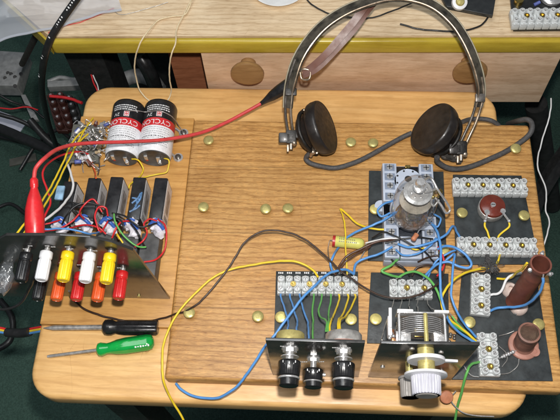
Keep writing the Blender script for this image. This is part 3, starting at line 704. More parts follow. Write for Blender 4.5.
protos={}
def post(mat):
    if mat in protos: return protos[mat]
    q=.83
    b=mb(mat); b.m('silver').cyl((0,0,0),(0,-5,0),2.2,n=14); b.m(mat).lathe([(4.5,3),(5.1,3.6),(5.1,8.2),(4.7,8.9),(4.1,9.3),(4.1,10)],(0,0,0),(0,-1,0),28); body=b.build('binding_post')
    b=mb(mat); b.lathe([(4.5,10.),(4.9,10.5,1),(5.05,12,1),(5.05,25.6,1),(4.4,26.8,1)],(0,0,0),(0,-1,0),flute=(14,.08)); b.lathe([(4.3,26.7),(3.6,27.1),(3.4,26.3),(.02,26.3)],(0,0,0),(0,-1,0),24); cap=b.build('post_cap'); 
    protos[mat]=(body.data,cap.data); bpy.data.objects.remove(body); bpy.data.objects.remove(cap); return protos[mat]
def addpost(u,v,mat):
    a,c=post(mat); q=PY(u,v,YT); o=bpy.data.objects.new('binding_post',a); COL.objects.link(o); o.parent=TP; o.location=(q-ORG[TP.name])*S
    k=bpy.data.objects.new('post_cap',c); COL.objects.link(k); k.parent=o
    ln={'black_plastic':'black','white_plastic':'white','yellow_plastic':'yellow','red_plastic':'red','orange_plastic':'orange red'}[mat]; o['label']=ln+' binding post'
for u,v,m_ in ((27.5,250,'black_plastic'),(47.5,248.5,'white_plastic'),(69,249,'yellow_plastic'),(90.5,250,'white_plastic'),(111,251,'yellow_plastic')): addpost(u,v,m_)
for u,v,m_ in ((43.5,270,'black_plastic'),(62,270,'orange_plastic'),(81.5,270,'red_plastic'),(102,270.5,'orange_plastic'),(123,268.5,'red_plastic')): addpost(u,v,m_)

# crocodile leads
b=mb('red_rubber')
cb0=P(35,236,106); ct0=P(33,178,122)
cb0=PY(35,240,YT+10)
ct0=P(34,178,cb0.z+16)
ax_=ct0-cb0; L=ax_.length
b.lathe([(6.2,-3),(7.6,0),(7.9,L*.3),(7.4,L*.5),(5.4,L*.68),(3.4,L*.8),(2.8,L*.84),(3.4,L*.86),(3.3,L*.97),(2.2,L)],cb0,ax_,24)
rl=thing('test_lead',cb0,'long red test lead with red boot and black boot crocodile clips','test lead')
b.build('red_boot',rl)
b=mb('silver').box(cb0-ax_.normalized()*4,(5,7,3),bev=.4); b.build('clip_jaw',rl)
kb0=P(262,103,20); kb1=P(292,82,38)
pts=[ct0,P(36,168,cb0.z+18),P(45,158,112),P(58,149,98),P(78,144,80),P(105,142.5,64),P(135,141.5,50),P(165,139.5,38),P(200,133,24),P(225,123,18),P(245,112.5,18),kb0]
mb('red_soft').tube(pts,1.75,10,8).build('cable',rl)
ax_=kb1-kb0; L=ax_.length
mb('black_plastic').lathe([(1.9,-3),(2.6,L*.06),(3.2,L*.14),(5.2,L*.35),(6.3,L*.6),(6.4,L*.85),(5.8,L)],kb0,ax_,24).build('black_boot',rl)
mb('tarnish').box(kb1+ax_.normalized()*2,(4,4,8),bev=.4).build('clip_jaw',rl)

# left-side leads
for m_,p_,r_,l_ in (('yellow_wire',[(86,128,8),(76,137,16),(68,150,24),(62,165,30),(52,185,40),(40,204,60),(28,220,84),(15,236,96)],1.2,'yellow wire of a pair, on the left, behind the red clip'),
 ('yellow_wire',[(88,134,8),(79,142,16),(71,155,24),(64,170,30),(55,188,40),(44,206,60),(33,222,84),(22,236,96)],1.2,'yellow wire of a pair, on the right, behind the red clip'),
 ('white_wire',[(67,163,20),(71,172,26),(73,185,32),(70,196,38),(60,208,50),(50,216,60),(40,224,70)],1.5,'white wire curving down to the back of the terminal panel'),
 ('red_wire',[(88,154,6),(75,152,20),(58,156,28),(46,166,34),(43,176,36),(47,190,36),(50,203,36),(44,218,40)],1.3,'red wire looping beside the yellow pair left of the batteries'),
 ('yellow_wire',[(93,118,4),(88,124,10),(80,138,16),(74,150,20)],1.0,'short yellow wire at the top of the component tangle'),
 ('dark_brown_wire',[(69,291,30),(72,299,-4),(84,308,-6),(100,315,-6),(125,321,-8),(148,321,-10),(166,318,-6),(177,314,3),(185,312,6),(197,304,9),(209,292,13),(222,276,16),(236,256,20),(246,242,24),(258,233,27),(272,230,28),(290,233,28),(306,241,27),(322,253,26),(338,268,26),(352,279,26),(370,291,28),(390,297.5,31),(410,297,32),(427,291,32),(439,282,30),(442,274,28),(437,267,22),(426,265,17),(416,269,14),(412,276,12)],1.15,'long dark brown wire running from the binding posts to the tuning module')): wire(m_,p_,r_,l_)
mb('light_blue').box(P(60,193,20),(8,15,3),bev=1).build('blue_component',org=P(60,193,20),label='small translucent blue block resting on the leftmost battery',cat='component')
mb('black_wire').box(P(84,206,36),(22,3.4,2),bev=.5).build('tie_strip',org=P(84,206,36),label='short black tie strip lying across the left batteries',cat='strip')
# blister and black loop at lower left edge
b=mb('clear_blister').ball(P(5,277,66),12,(.6,1.3,.5),20,.5); b.build('clear_blister',org=P(8,277,66),label='crumpled clear plastic blister at the left edge behind the black post',cat='packaging')
wire('black_wire',[(-12,305,20),(0,309,22),(12,308,26),(21,302,30),(28,291,40),(34,278,60),(38,268,70)],1.6,'thick black wire curving from the left edge to the black post')
wire('orange_plastic',[(2,262,40),(5,250,60),(8,240,80)],2.2,'short orange wire behind the black panel at the left edge')

# ribbon with coloured ends at lower left
RB=thing('ribbon_lead',P(20,331,-60),'black sleeved ribbon lead with blue red and yellow ends off the table edge','cable')
p=[(-14,330,-60),(0,330,-58),(9,332,-56),(20,333,-52),(30,331,-46),(41,329,-34)]
for j,m_ in enumerate(('red_wire','yellow_wire','blue_wire')): mb(m_).tube([P(u,v-2.2+j*2.2,z) for u,v,z in p],1.1,6).build('conductor',RB)
mb('black_wire').tube([P(7,332.4,-56),P(14,333,-53),P(22,333,-51),P(30,331.5,-46)],4.6,12).build('sleeve',RB)

# screwdrivers
def driver(name,label,tip,neck,end,hmat,smat,r,prof,flut,label_text=False):
    a=P(*tip);n=P(*neck);e=P(*end); root=thing(name,n,label,'screwdriver')
    b=mb(smat); L=(n-a).length; 
    if r>2: b.lathe([(.4,0),(r*.95,L*.16),(r,L*.2),(r,L+2)],a,n-a,16)
    else: b.lathe([(r*.8,0),(r,3),(r,L+2)],a,n-a,14)
    b.build('blade',root)
    L=(e-n).length; b=mb(hmat); b.lathe([(q[0],q[1]*L,q[2]) if len(q)>2 else (q[0],q[1]*L) for q in prof],n,e-n,flute=flut); h=b.build('handle',root); return root,n,e,h
rt,n_,e_,h_=driver('screwdriver','black handled screwdriver with thick grey shaft lying above the green one',(43.5,328,-13),(103,327.3,-10),(158,327.5,-10),'black_plastic','dull_metal',2.5,
 [(4.5,0),(7,.04),(7.4,.10),(7.2,.16),(5.6,.24),(6.4,.30,1),(7.0,.4,1),(7.0,.97,1),(6.,1.,1)],(8,.12))
b=mb('silver'); d=(e_-n_).normalized(); 
b.tube([n_+d*18+V(0,-6.4,3),n_+d*40+V(0,-6.6,3)],.5,6,spline=False); b.build('handle_highlight',rt) if False else None
rt,n_,e_,h_=driver('screwdriver','green translucent handled screwdriver with thin steel blade on the table',(47.5,356.5,-15),(97,350,-10),(154,341.5,-9),'green_clear','dull_metal',1.5,
 [(3.5,0),(6,.03),(6.4,.08),(4.8,.18),(5.2,.24),(6.6,.34,1),(7.4,.5,1),(7.4,.88,1),(6.4,.96,1),(3.,1.,1)],(6,.10))
d=(e_-n_).normalized(); w=mb('white_paint'); sx=V(0,0,1).cross(d).normalized()
vs,fs=text_geo('ELECTRICIAN 3002',3.6); up=V(0,0,1)
nrm=(up*.80-sx*.6).normalized(); tv=nrm.cross(d).normalized()
w.add([n_+d*(37+v.x*1.0)+nrm*7.25+tv*v.y for v in vs],fs,False); w.build('handle_print',h_) if False else None
w=mb('white_paint')
for k in range(13):
    if k in (6,): continue
    w.box(n_+d*(20+k*2.3)+nrm*(6.55+min(k,6)*.12),(1.5,1.9-(k%3)*.4,.25),(d,tv,nrm))
w.build('handle_print',h_)

# ------------------------------------------------------------------ loose components on the board
yc=thing('yellow_capacitor',P(349,242,6),'yellow cylindrical capacitor with dark red end lying above the pot terminals','capacitor')
a=P(333,241,9);c=P(363,244,9)
mb('cap_yellow').lathe([(4.6,0),(5.3,.8),(5.3,24),(4.9,26.5),(3.4,28.4),(1.4,29)],a,c-a,24).build('sleeve',yc)
mb('cap_red').lathe([(5.4,-.4),(5.45,2),(5.45,2.2)],a,c-a,24).build('end_cap',yc)
d=(c-a).normalized(); w=mb('print_grey')
for row,(t,n0) in enumerate(((.55,6),(.1,9),(-.35,10))):
    for k in range(n0):
        s=math.sin(t);cc=math.cos(t); yv=V(0,0,1).cross(d).normalized(); nr=yv*s+V(0,0,1)*cc
        w.box(a+d*(6+k*1.7)+nr*5.33,(1.1,1.3,.12),(d,yv*cc-V(0,0,1)*s,nr))
w.build('print',yc)
mb('tarnish').tube([a,a-d*3,P(328,250,9),P(330,262,12),P(333,270,14)],.5,6).build('lead',yc)
mb('silver').tube([c+d*2,P(367,246,11),P(363,254,14),P(355,268,14),P(353,274,13)],.55,6).build('lead',yc)

dcp=thing('disc_capacitor',P(446,397,-13),'small orange brown disc capacitor hanging by a bare lead near the table front','capacitor')
q=P(446,396.5,-4); mb('disc_orange').lathe([(2.5,0),(5.2,.6),(5.8,1.8),(5.2,3),(2.5,3.6)],q,EZ,24).build('disc',dcp)
mb('silver').tube([q+V(4,-2,0),P(453,404,-8),P(462,412,-12),P(475,415.5,-14),P(494,416.5,-14)],.55,6).tube([q+V(4,2,1),P(452,395,-3),P(456,391,-2)],.5,6).build('lead',dcp)

# ------------------------------------------------------------------ board wires (photo path, height)
Wl=[('yellow_wire',[(188,432,-40),(183,420,-30),(172,400,-14),(164,384,0),(162,368,6),(163,348,8),(169,330,9),(178,314,10),(192,297,12),(210,280,14),(228,270,15),(250,265.5,16),(272,262.5,18),(292,262,20),(305,265,20),(313,270,18),(318,277,14)],1.3,'long yellow wire from the table front edge to the pot terminal block'),
('blue_wire',[(176,383.5,-13),(184,391,-11),(196,397,-9),(208,398.5,-6),(222,396,0),(235,388,8),(246,375,16),(258,358,26),(272,338,34),(290,314,38),(306,295,38),(320,281,34),(332,272,28),(344,268.5,22),(354,274,14)],1.5,'long blue wire from below the board to the pot terminal block'),
('blue_wire',[(354,274,14),(356,264,22),(366,258,26),(378,254,28),(392,247,26)],1.4,'blue wire from the pot terminals to the lower left of the valve socket'),
('blue_wire',[(332,270,16),(330,263,20),(334,255,20),(340,246,4),(346,238.5,14),(356,232,22),(372,226,28),(385,219,30),(396,212,28)],1.4,'blue wire passing under the yellow capacitor to the valve socket'),
('blue_wire',[(395,200,24),(385,203,28),(378,210,26),(381,216,26),(390,213,26)],1.3,'blue wire looping left of the valve base'),
('yellow_wire',[(347,275,13),(347,262,16),(346,248,18),(345.5,232,18),(344,220,16),(340,209,10)],.9,'thin yellow wire standing upright behind the yellow capacitor'),
('yellow_wire',[(341,209,10),(350,217,14),(360,225,18),(372,229,24),(384,229.5,26)],1.2,'yellow wire from the thin upright wire to the valve socket'),
('brown_wire',[(335,275,14),(340,264,20),(350,254,24),(362,248,26),(376,242,28),(388,240,28),(398,239,26)],1.3,'dark brown wire rising from the pot terminals to the valve socket'),
('brown_wire',[(338,272,13),(345,262,18),(356,254,20),(367,248,20),(371,244,20)],1.2,'shorter brown wire tucked beside the bare capacitor lead'),
('black_wire',[(386,252,10),(394,262,18),(404,268,18),(410,276,12)],1.2,'black wire from under the socket to the tuning terminals'),
('black_wire',[(385,243,26),(400,239,28),(416,237,30),(433,239,26)],1.0,'black wire crossing the foot of the valve'),
('green_wire',[(399,258,14),(391,265,20),(382,271,20),(390,275,18),(398,277,13)],1.5,'green wire bent back from the socket foot to the tuning terminals'),
('green_wire',[(399,277,13),(406,273,18),(416,272,22),(427,277,26),(435,287,28),(441,300,28),(446,313,26),(455,325,20),(466,333,14),(476,341,11)],1.4,'green wire arching over the tuning terminals to the lower block'),
('blue_wire',[(431,223,26),(438,234,34),(440,250,38),(440,268,38),(440.5,285,36),(443,303,34),(449,320,28),(460,333,18),(476,343,12)],1.5,'blue wire dropping from the socket to the lower terminal block'),
('blue_wire',[(398,244,28),(410,247,32),(424,245,34),(438,239,34),(447,234,32),(452.5,226,26),(456,231,18),(460,238,11)],1.4,'blue wire crossing the valve foot to the right hand module'),
('blue_wire',[(438,249,26),(446,246,32),(456,248,36),(466,255,36),(472,264,32),(468,268,30),(458,266,30),(448,262,30),(438,264,28),(431,270,22),(424,278,14)],1.5,'blue wire in a wide loop right of the socket'),
('blue_wire',[(446,260,26),(454,254,30),(453,264,34),(452,280,34),(452,296,32),(457,312,28),(465,325,20),(476,337,12)],1.3,'blue wire running down between the tuning and coil modules'),
('blue_wire',[(428,277,14),(436,262,22),(447,254,26),(456,250,26)],1.2,'short blue wire between the tuning terminals and the wide loop'),
('red_wire',[(438,247,24),(443,258,26),(443,268,22),(437,276,16)],1.1,'dark red wire beside the blue wires near the socket corner'),
('yellow_wire',[(492,268,14),(480,269,20),(466,272.5,26),(454,279,30),(446,289,32),(442,299,32),(443,309,30),(450,319,24),(462,329,17),(476,341,11)],1.4,'yellow wire curving from the grey braid to the lower terminal block'),
('yellow_wire',[(497,278.5,10),(504,279,14),(512,277,24),(518,272,44),(524,266,66),(527,263,74)],1.3,'yellow wire climbing to the top of the brown coil former'),
('white_wire',[(490,295,10),(497,294.5,14),(502,289,18),(506,280,22),(512,275,22),(521,273,16)],1.5,'thick white wire from the terminal block to the coil foot'),
('blue_wire',[(490,311,10),(498,308,16),(508,306.5,20),(520,306,30),(530,302,44),(538,294,60),(542,285,72),(543,278,78)],1.5,'blue wire curving up to the right side of the coil former'),
('yellow_wire',[(485,222,13),(485,227,12),(488,232,10),(490,239,9)],1.2,'left yellow wire from the brown disc to the block below'),
('yellow_wire',[(509,222,13),(509,227,12),(503,232,10),(499,236,9),(498,241,9)],1.2,'right yellow wire from the brown disc to the block below'),
('yellow_wire',[(500,254,8),(499,260,12),(496,266,10)],1.2,'short yellow wire below the middle terminal block'),
('blue_wire',[(434,214,28),(440,219,32),(437,227,30),(432,224,28)],1.1,'tiny blue wire loop right of the valve'),
('black_wire',[(372,238,20),(384,232,30),(396,236,34),(410,244,34),(424,252,30),(434,262,20)],.9,'black wire weaving across the lower half of the valve socket'),
('white_wire',[(366,243,16),(378,240,26),(390,238,30),(402,238,28)],1.0,'short pale wire crossing the left side of the valve socket'),
('blue_wire',[(396,250,26),(404,255,32),(418,254,34),(430,246,32),(436,238,28)],1.1,'blue wire sagging across the bottom of the valve socket'),
('dark_brown_wire',[(418,262,14),(428,258,22),(438,256,26),(444,262,22),(443,274,16),(436,278,12)],1.1,'dark brown wire hooked round the socket corner'),
('yellow_wire',[(408,246,26),(416,250,30),(424,248,28)],.9,'tiny yellow wire at the foot of the valve'),
('green_wire',[(452,316,20),(460,326,16),(468,334,12),(476,345,11)],1.1,'thin green wire entering the lower terminal block'),
('green_wire',[(479,362,10),(471,364,16),(467,372,20),(464,385,10),(460,398,-4),(457,412,-20),(454,430,-40)],1.5,'green wire hanging from the lower terminal block over the table front')]
for m_,p_,r_,l_ in Wl: wire(m_,p_,r_,l_,bare='silver' if m_ in('green_wire','blue_wire') and 'long blue' not in l_ else None)
# short drops from pot terminal block to the pots
for i,(u,u2,v2,m_) in enumerate(((281,288,338,'blue_wire'),(290,297,338,'blue_wire'),(299.5,309,342,'blue_wire'),(313,313,342,'green_wire'),(321,326,331,'green_wire'),(330,328,331,'green_wire'),(338,330,331,'yellow_wire'),(347,338,330,'yellow_wire'),(354,340,330,'yellow_wire'))):
    cn=m_.split('_')[0]; bend=(u+u2)/2+(-4 if u==321 else 3 if u<300 else 0)
    wire(m_,[(u,292,7),(u+.5,299,12),(bend,(299+v2)/2,34),(u2,v2-9,58),(u2,v2,68)],1.1,['first','second','third','fourth','fifth','sixth','seventh','eighth','ninth'][i]+' wire from the left below the pot terminal block, '+cn,'wires from terminal block to potentiometers')
for i,(u,u2,v2) in enumerate(((393.5,382,340),(402,396,332),(410,410,312),(418.5,418,312),(428,434,314))):
    wire('dull_metal',[(u,295,6),(u,302,10),((u+u2)/2-1,(300+v2)/2,24),(u2,v2-4,40),(u2,v2,50)],.55,['first','second','third','fourth','fifth'][i]+' thin bare wire from the left below the tuning terminal block','bare wires of the tuning capacitor')
wire('dull_metal',[(499,336,9),(506,334,8),(514,331,10)],.45,'hair thin lead from the lower block to the choke top')
wire('dull_metal',[(499,346,9),(506,352,5),(507,360,4),(502,367,6)],.45,'hair thin lead looping between block and spiral resistor')
wire('dull_metal',[(501,374,9),(510,373,5),(517,366,5),(519,359,5)],.45,'hair thin lead curving under the choke')
wire('silver',[(464,366,4),(470,374,6),(479,377,9)],.7,'bare silver lead left of the lower terminal block')
sr=mb('silver')
a=P(502,357,6);c=P(513,352,6)
for k in range(6): q=a.lerp(c,k/5); sr.ball(q,2.0 if k%2 else 1.5,n=8)
sr.tube([a,a+(a-c)*.3],.5,5,spline=False).tube([c,c+(c-a)*.3],.5,5,spline=False)
sr.build('spiral_resistor',org=a,label='tiny silver beaded resistor left of the squat choke',cat='resistor')
b=mb('grey_cable'); c=P(490,267,14); random.seed(3)
for k in range(60):
    t=random.uniform(0,6.28); o_=V(random.uniform(-3,3),random.uniform(-3,3),0); e=c+V(math.cos(t)*random.uniform(3,12),math.sin(t)*random.uniform(3,9),random.uniform(-8,6)); b.tube([c+o_,c.lerp(e,.5)+V(random.uniform(-2,2),random.uniform(-2,2),2.5),e],.42,5,3)
b.tube([P(487,254,6),P(488,260,12),c],2,6); b.build('frayed_braid',org=c,label='frayed dark grey wire braid above the upper short terminal block',cat='braid')

b=mb('disc_orange'); q=P(417,234,34); b.lathe([(1.4,0),(2.4,.8),(2.2,4),(2.4,7),(1.4,8)],q,(-.5,-.8,.1),12); b.m('silver').tube([q,q+V(3,5,-1),q+V(8,7,-6)],.5,5,4); b.build('small_resistor',org=q,label='small orange red resistor at the foot of the glass valve',cat='resistor')
# ------------------------------------------------------------------ headphones
HP=thing('headphones',P(385,140,0),'vintage black bakelite headphones with leather headband leaning on the workbench','headphones')
def earcup(c,n,side):
    n=n.normalized(); r=27
    b=mb('bakelite').lathe([(16.5,-20),(18,-18),(18.5,-10),(19.2,-9.4),(19.2,-8.6),(23.5,-7.6),(25.8,-5.4),(26.8,-2.),(26.8,2.6),(26.4,4),(25.5,4.9)],c,n,56)
    b.m('bakelite_cap').lathe([(25.5,4.9),(24.7,5.2),(24.3,4.9),(23.2,5.),(16,6.),(8,6.5),(.02,6.6)],c,n,56); e=b.build('earcup',HP); x=y=None
    return e,x,y
nl=(EX*.955+EY*.28)*.925+EZ*.42; cl=P(321.5,128,31)
nr=(EX*-.86+EY*.51)*.9+EZ*.46; cr=P(434,129,31)
el,_,_=earcup(cl,nl,0); er,_,_=earcup(cr,nr,1)
def bracket(c,n,pin,par):
    n=n.normalized(); b0=c-n*12
    b=mb('bracket_black'); 
    b.tube([b0,c-n*24,pin],4.2,10,4); b.box(pin,(10,13,9),(EX,EY,EZ),1.2); b.box(pin.lerp(c,.35),(13,9,8),(EX,EY,EZ),1.2); b.build('bracket',par)
    w=mb('tarnish'); w.ball(pin+EX*3+EY*-6+EZ*2,3,n=10); w.cyl(pin-EY*3,pin-EY*12,2.,n=10); w.box(pin-EY*11-EX*3,(2.2,7,4),(EX,EY,EZ),.6); w.ball(c-n*14+EZ*12,2.6,n=10); w.build('wing_nut',par)
    x_,y_,n_=basis(n); fk=mb('bracket_black'); arc=[c-n*14+(x_*math.cos(t)+y_*math.sin(t))*20.5 for t in [math.radians(q) for q in range(-100,101,20)]]
    tgt=(pin-c); tgt=(tgt-n*tgt.dot(n)).normalized(); a0_=math.atan2(tgt.dot(y_),tgt.dot(x_))
    arc=[c-n*(15+abs(q)*-.02)+(x_*math.cos(a0_+math.radians(q))+y_*math.sin(a0_+math.radians(q)))*20.8 for q in range(-95,96,19)]
    fk.tube(arc,2.0,8,3); fk.ball(arc[0],3.3,n=10); fk.ball(arc[-1],3.3,n=10); fk.build('fork',par)
    sc_=mb('tarnish')
    for q in (arc[0],arc[-1],c-n*20.5+EX*4): sc_.cyl(q,q+EZ*4,1.7,n=10)
    sc_.build('yoke_screws',par)
    k=mb('bakelite'); k.box(pin-EX*6-EY*1,(12,10,9),(EX,EY,EZ),1.6); k.box(c-n*21+EY*4,(13,17,13),(EX,EY,EZ),1.5); k.build('yoke_block',par)
pinl=P(291,137,28); pinr=P(461,148,28)
bracket(cl,nl,pinl,el); bracket(cr,nr,pinr,er)
b=mb('dark_steel')
for o in (-4,0,5): b.tube([P(441,150,16),P(447+o,157,14),P(455+o,160+o*.5,12),P(459,151,16)],1.6,6)
b.build('cord_terminal',er)
mb('tarnish').ball(P(313,152,22),2.8).cyl(P(313,150,24),P(311,156,14),1.8,n=8).build('cord_terminal',el)
band=[(291,134,30),(289,122,40),(288,108,50),(289,93,60),(292,78,72),(298,60,84),(308,43,94),(322,27,102),(340,14,108),(362,4,112),(388,-3,114),(412,-2,114),(434,6,112),(452,21,106),(464,38,98),(473,57,88),(479,76,76),(481,92,64),(478,107,54),(473,122,44),(467,135,36),(461,148,30)]
def ribbon(pts,w,t,mat,nfun,sub=6):
    p=[P(*q) for q in pts]; e=[p[0]*2-p[1]]+p+[p[-1]*2-p[-2]]; q=[]
    for i in range(1,len(e)-2):
        for k in range(sub):
            tt=k/sub; a,b_,c,d=e[i-1:i+3]; q.append(.5*((2*b_)+(c-a)*tt+(2*a-5*b_+4*c-d)*tt*tt+(3*b_-a-3*c+d)*tt**3))
    q.append(p[-1]); vs=[];fs=[]
    for i,c in enumerate(q):
        tg=(q[min(i+1,len(q)-1)]-q[max(i-1,0)]).normalized(); s=i/(len(q)-1)
        nn=nfun(s,tg); wv=tg.cross(nn).normalized(); nn=wv.cross(tg)
        ww=w(s) if callable(w) else w
        for a_,b_ in ((-1,-1),(1,-1),(1,1),(-1,1)): vs.append(c+wv*ww/2*a_+nn*t/2*b_)
    for i in range(len(q)-1):
        for k in range(4): fs.append([i*4+k,i*4+(k+1)%4,(i+1)*4+(k+1)%4,(i+1)*4+k])
    fs+= [[3,2,1,0],[len(vs)-4,len(vs)-3,len(vs)-2,len(vs)-1]]
    b=mb(mat); b.add(vs,fs,False); return b,q
def nf(s,tg):
    # normal leans between "towards viewer" and "out of the head loop"
    out=(tg.cross(EZ)).normalized(); return (EZ*.80-out*.60*1).normalized()
bnd,qq=ribbon(band[2:-3],lambda s:12.5-4*max(0,abs(s-.5)*2-.75)*3,2.6,'leather',nf); bo=bnd.build('headband',HP)
tt=[]
for s_ in (-1,1):
    st=mb('stitch' if s_<0 else 'tarnish')
    pp=[]
    for i,c in enumerate(qq):
        tg=(qq[min(i+1,len(qq)-1)]-qq[max(i-1,0)]).normalized(); nn=nf(0,tg); wv=tg.cross(nn).normalized(); nn=wv.cross(tg); pp.append(c+wv*(6.25-2*max(0,abs(i/(len(qq)-1)-.5)*2-.75)*3-.35)*s_+nn*1.2)
    st.tube(pp,.75,6,spline=False); st.build('edge_piping',bo)
for seg,nm in ((band[:6],0),(band[-6:],1)):
    for o in (-3,3):
        mb('dark_steel' if o<0 else 'tarnish').tube([P(u+o*.9,v+o*.25,z) for u,v,z in seg],1.3,8).build('slider_rod',HP)
mb('bracket_black').box(P(291,92,62),(11,7,4),(EX,EY,EZ),1).build('band_clasp',HP); mb('dark_steel').box(P(480,98,62),(9,8,4),(EX,EY,EZ),1).build('band_clasp',HP)
strap=[(376,-6,108),(364,8,108),(352,24,100),(340,38,92),(326,54,82),(313,66,72),(303,73,66)]
def nf2(s,tg): return EZ
sb,_=ribbon(strap,lambda s:7.2-1.*s,1.6,'strap_brown',nf2); so=sb.build('leather_strap',HP)
sb,_=ribbon([(381,-4,102),(368,11,103),(356,28,96),(343,43,88),(329,58,78),(316,70,70),(303,76,64)],5,1.4,'strap_brown',nf2); sb.build('strap_underside',so)
mb('tarnish').tube([P(300,72,66),P(302,79,62),P(309,79,64),P(310,71,68),P(303,69,69),P(300,72,66)],1.2,8).build('buckle',so)
mb('grey_cable').tube(px([(311,152,16),(306,158,8),(310,163,6),(322,166.5,5),(335,168,4),(348,165,3.5),(362,159.5,3),(378,151,3),(392,143,3),(404,136.5,4),(412,133,6)]),2.5,10).build('cord',HP)
mb('grey_cable').tube(px([(437,157,22),(438,162,15),(448,168,8),(460,169,5),(474,165.5,4),(490,159,3.5),(505,152,3),(518,144,4),(528,136,7),(532,129,10),(531,122,10),(526,119.5,8),(518,121,-2),(508,124,-40)]),2.7,10).build('cord',HP)
mb('grey_cable').tube(px([(462,122,10),(470,119.5,5),(482,119,4),(492,121,3),(500,127,-4),(503,136,-14)]),2.4,10).build('cord',HP)

# ------------------------------------------------------------------ things on the workbench
ZD=55
wire('cream_string',[(193,-4,ZD+4),(188,8,ZD+3),(183,15,ZD+3),(170,17,ZD+2),(157,21,ZD+2),(146,33,ZD+4),(138,48,50),(135,62,30),(136,78,6),(139,90,-8),(147,99,-14),(158,104,-15.5),(167,102,-15),(171,92,-6),(170,80,14),(169,67,34),(172,55,52),(176,43,ZD+3),(176,30,ZD+2),(182,17,ZD+3),(187,6,ZD+4),(194,-5,ZD+5)],1.0,'cream string loop hanging over the workbench edge',name='string',cat='string')
wire('black_wire',[(303,-8,ZD+6),(309,2,ZD+3),(318,9,ZD+2),(330,14,ZD+2),(352,17,ZD+2),(375,17,ZD+2),(396,10,ZD+3),(412,3,ZD+4)],1.0,'dark wire sagging under the headband on the workbench')
wire('black_wire',[(400,24,ZD+2),(420,29,ZD+2),(440,31,ZD+2),(462,31,ZD+2),(478,27,ZD+2),(485,22,ZD+2),(490,14,ZD+4)],1.2,'dark wire curving to the black box on the workbench')
BM=thing('bench_module',P(465,0,ZD),'black panel with round pale plug at the top of the workbench','module')
mb('black_plate').prism([P(430,-22,ZD+6),P(446,9,ZD+6),P(492,18,ZD+6),P(499,-24,ZD+6)],(0,0,4),bev=.5).build('panel',BM)
q=P(459,3,ZD+12); mb('white_plastic').lathe([(7.5,0),(8,1),(7.4,4),(5,5)],q,EZ,24).build('plug_rim',BM)
mb('brass').lathe([(4.6,5),(3.6,6.6),(.02,7)],q,EZ,20).build('plug_centre',BM)
mb('white_paint').box(P(432,1,ZD+12),(9,1.5,.4)).build('legend_mark',BM)
BM2=thing('bench_module',P(540,5,ZD),'black module with white terminal block at the top right corner','module')
mb('black_plate').prism([P(507,-25,ZD+2),P(513,31.5,ZD+2),P(600,31,ZD+2),P(600,-25,ZD+2)],(0,0,3),bev=.4).build('base_plate',BM2)
terminal(BM2,511.5,16,573,15,8,z=ZD+5.2,depth=20)
b=mb('ceramic')
for k in range(7): b.cyl(P(521.5+k*7.1,27.3,ZD+5.2),P(521.5+k*7.1,27.3,ZD+5.2)+V(0,0,.4),1.7,n=12)
b.build('contact_dots',BM2)
mb('gold').cyl(P(518,3,ZD+5),P(518,3,ZD+5)+V(0,0,5),4.4,n=18).build('brass_nut',BM2)
mb('silver').lathe([(11,0),(12,4),(10,6),(.02,6.4)],P(551,-2,ZD+6),(0,0,1),28).build('metal_can',BM2)
mb('resistor_blue').cyl(P(534,5,ZD+10),P(540,2,ZD+12),1.8,n=10).build('resistor',BM2)
DS=mb('ceramic').lathe([(24,0),(30,2),(31,4),(29,4),(23,2),(.02,1.8)],P(279,-14,ZD+1),(0,0,1),48); DS.build('saucer',org=P(279,-14,ZD),label='pale round dish cut by the top edge of the picture',cat='dish')
# clear plastic sheet
b=MB().m('clear_film'); vs=[];fs=[]; nx,ny=26,12
c00,c10,c11,c01=P(-14,46,ZD+10),P(122,11,ZD+8),P(112,-26,ZD+14),P(-24,-30,ZD+18)
for j in range(ny+1):
    for i in range(nx+1):
        s,t=i/nx,j/ny; p=c00.lerp(c10,s).lerp(c01.lerp(c11,s),t); p.z+=5*noise.noise(V(s*5,t*7,1))+3*math.sin(t*14+s*3)+2*math.sin(s*9)
        vs.append(p)
for j in range(ny):
    for i in range(nx): fs.append([j*(nx+1)+i,j*(nx+1)+i+1,(j+1)*(nx+1)+i+1,(j+1)*(nx+1)+i])
b.add(vs,fs); b.tube([vs[i]+V(0,0,.6) for i in range(0,nx+1,2)],1.3,6); pb_=b.build('plastic_bag',org=c00,label='crumpled clear plastic bag on the left end of the workbench',cat='bag')
wire('red_wire',[(48,33,ZD+1.5),(62,27,ZD+1.5),(80,22,ZD+1.2),(98,15,ZD+1.2),(114,8,ZD+2)],.6,'thin red wire on the left end of the workbench')
wire('dull_metal',[(112,8,ZD+1.5),(118,14,ZD+1),(132,13,ZD+1),(150,8,ZD+1),(168,2,ZD+1)],.45,'hair thin grey wire trailing right from the plastic bag')
# thick black cable
CB=thing('power_cable',P(60,25,90),'thick black printed cable curving down over the left end of the workbench','cable')
cp=[(86,-14,130),(76,0,116),(62,20,100),(51,38,84),(45,56,60),(42,75,20),(42,92,-40),(45,108,-120),(49,125,-200),(56,145,-300)]
mb('black_wire').tube(px(cp),3.6,14).build('sheath',CB)
w=mb('white_paint'); cq=px(cp[1:6]); random.seed(9)
for k in range(34):
    if k%12 in (5,6): continue
    t=k/33*(len(cq)-1); i=min(int(t),len(cq)-2); a=cq[i].lerp(cq[i+1],t-i); tg=(cq[i+1]-cq[i]).normalized(); sd=tg.cross(EZ).normalized(); nn=sd.cross(tg)
    w.box(a+nn*3.75*(1 if nn.dot(EZ)>0 else -1)+sd*.0,(1.2+random.random(),1.1,.3),(sd,tg,nn))
w.build('cable_print',CB)

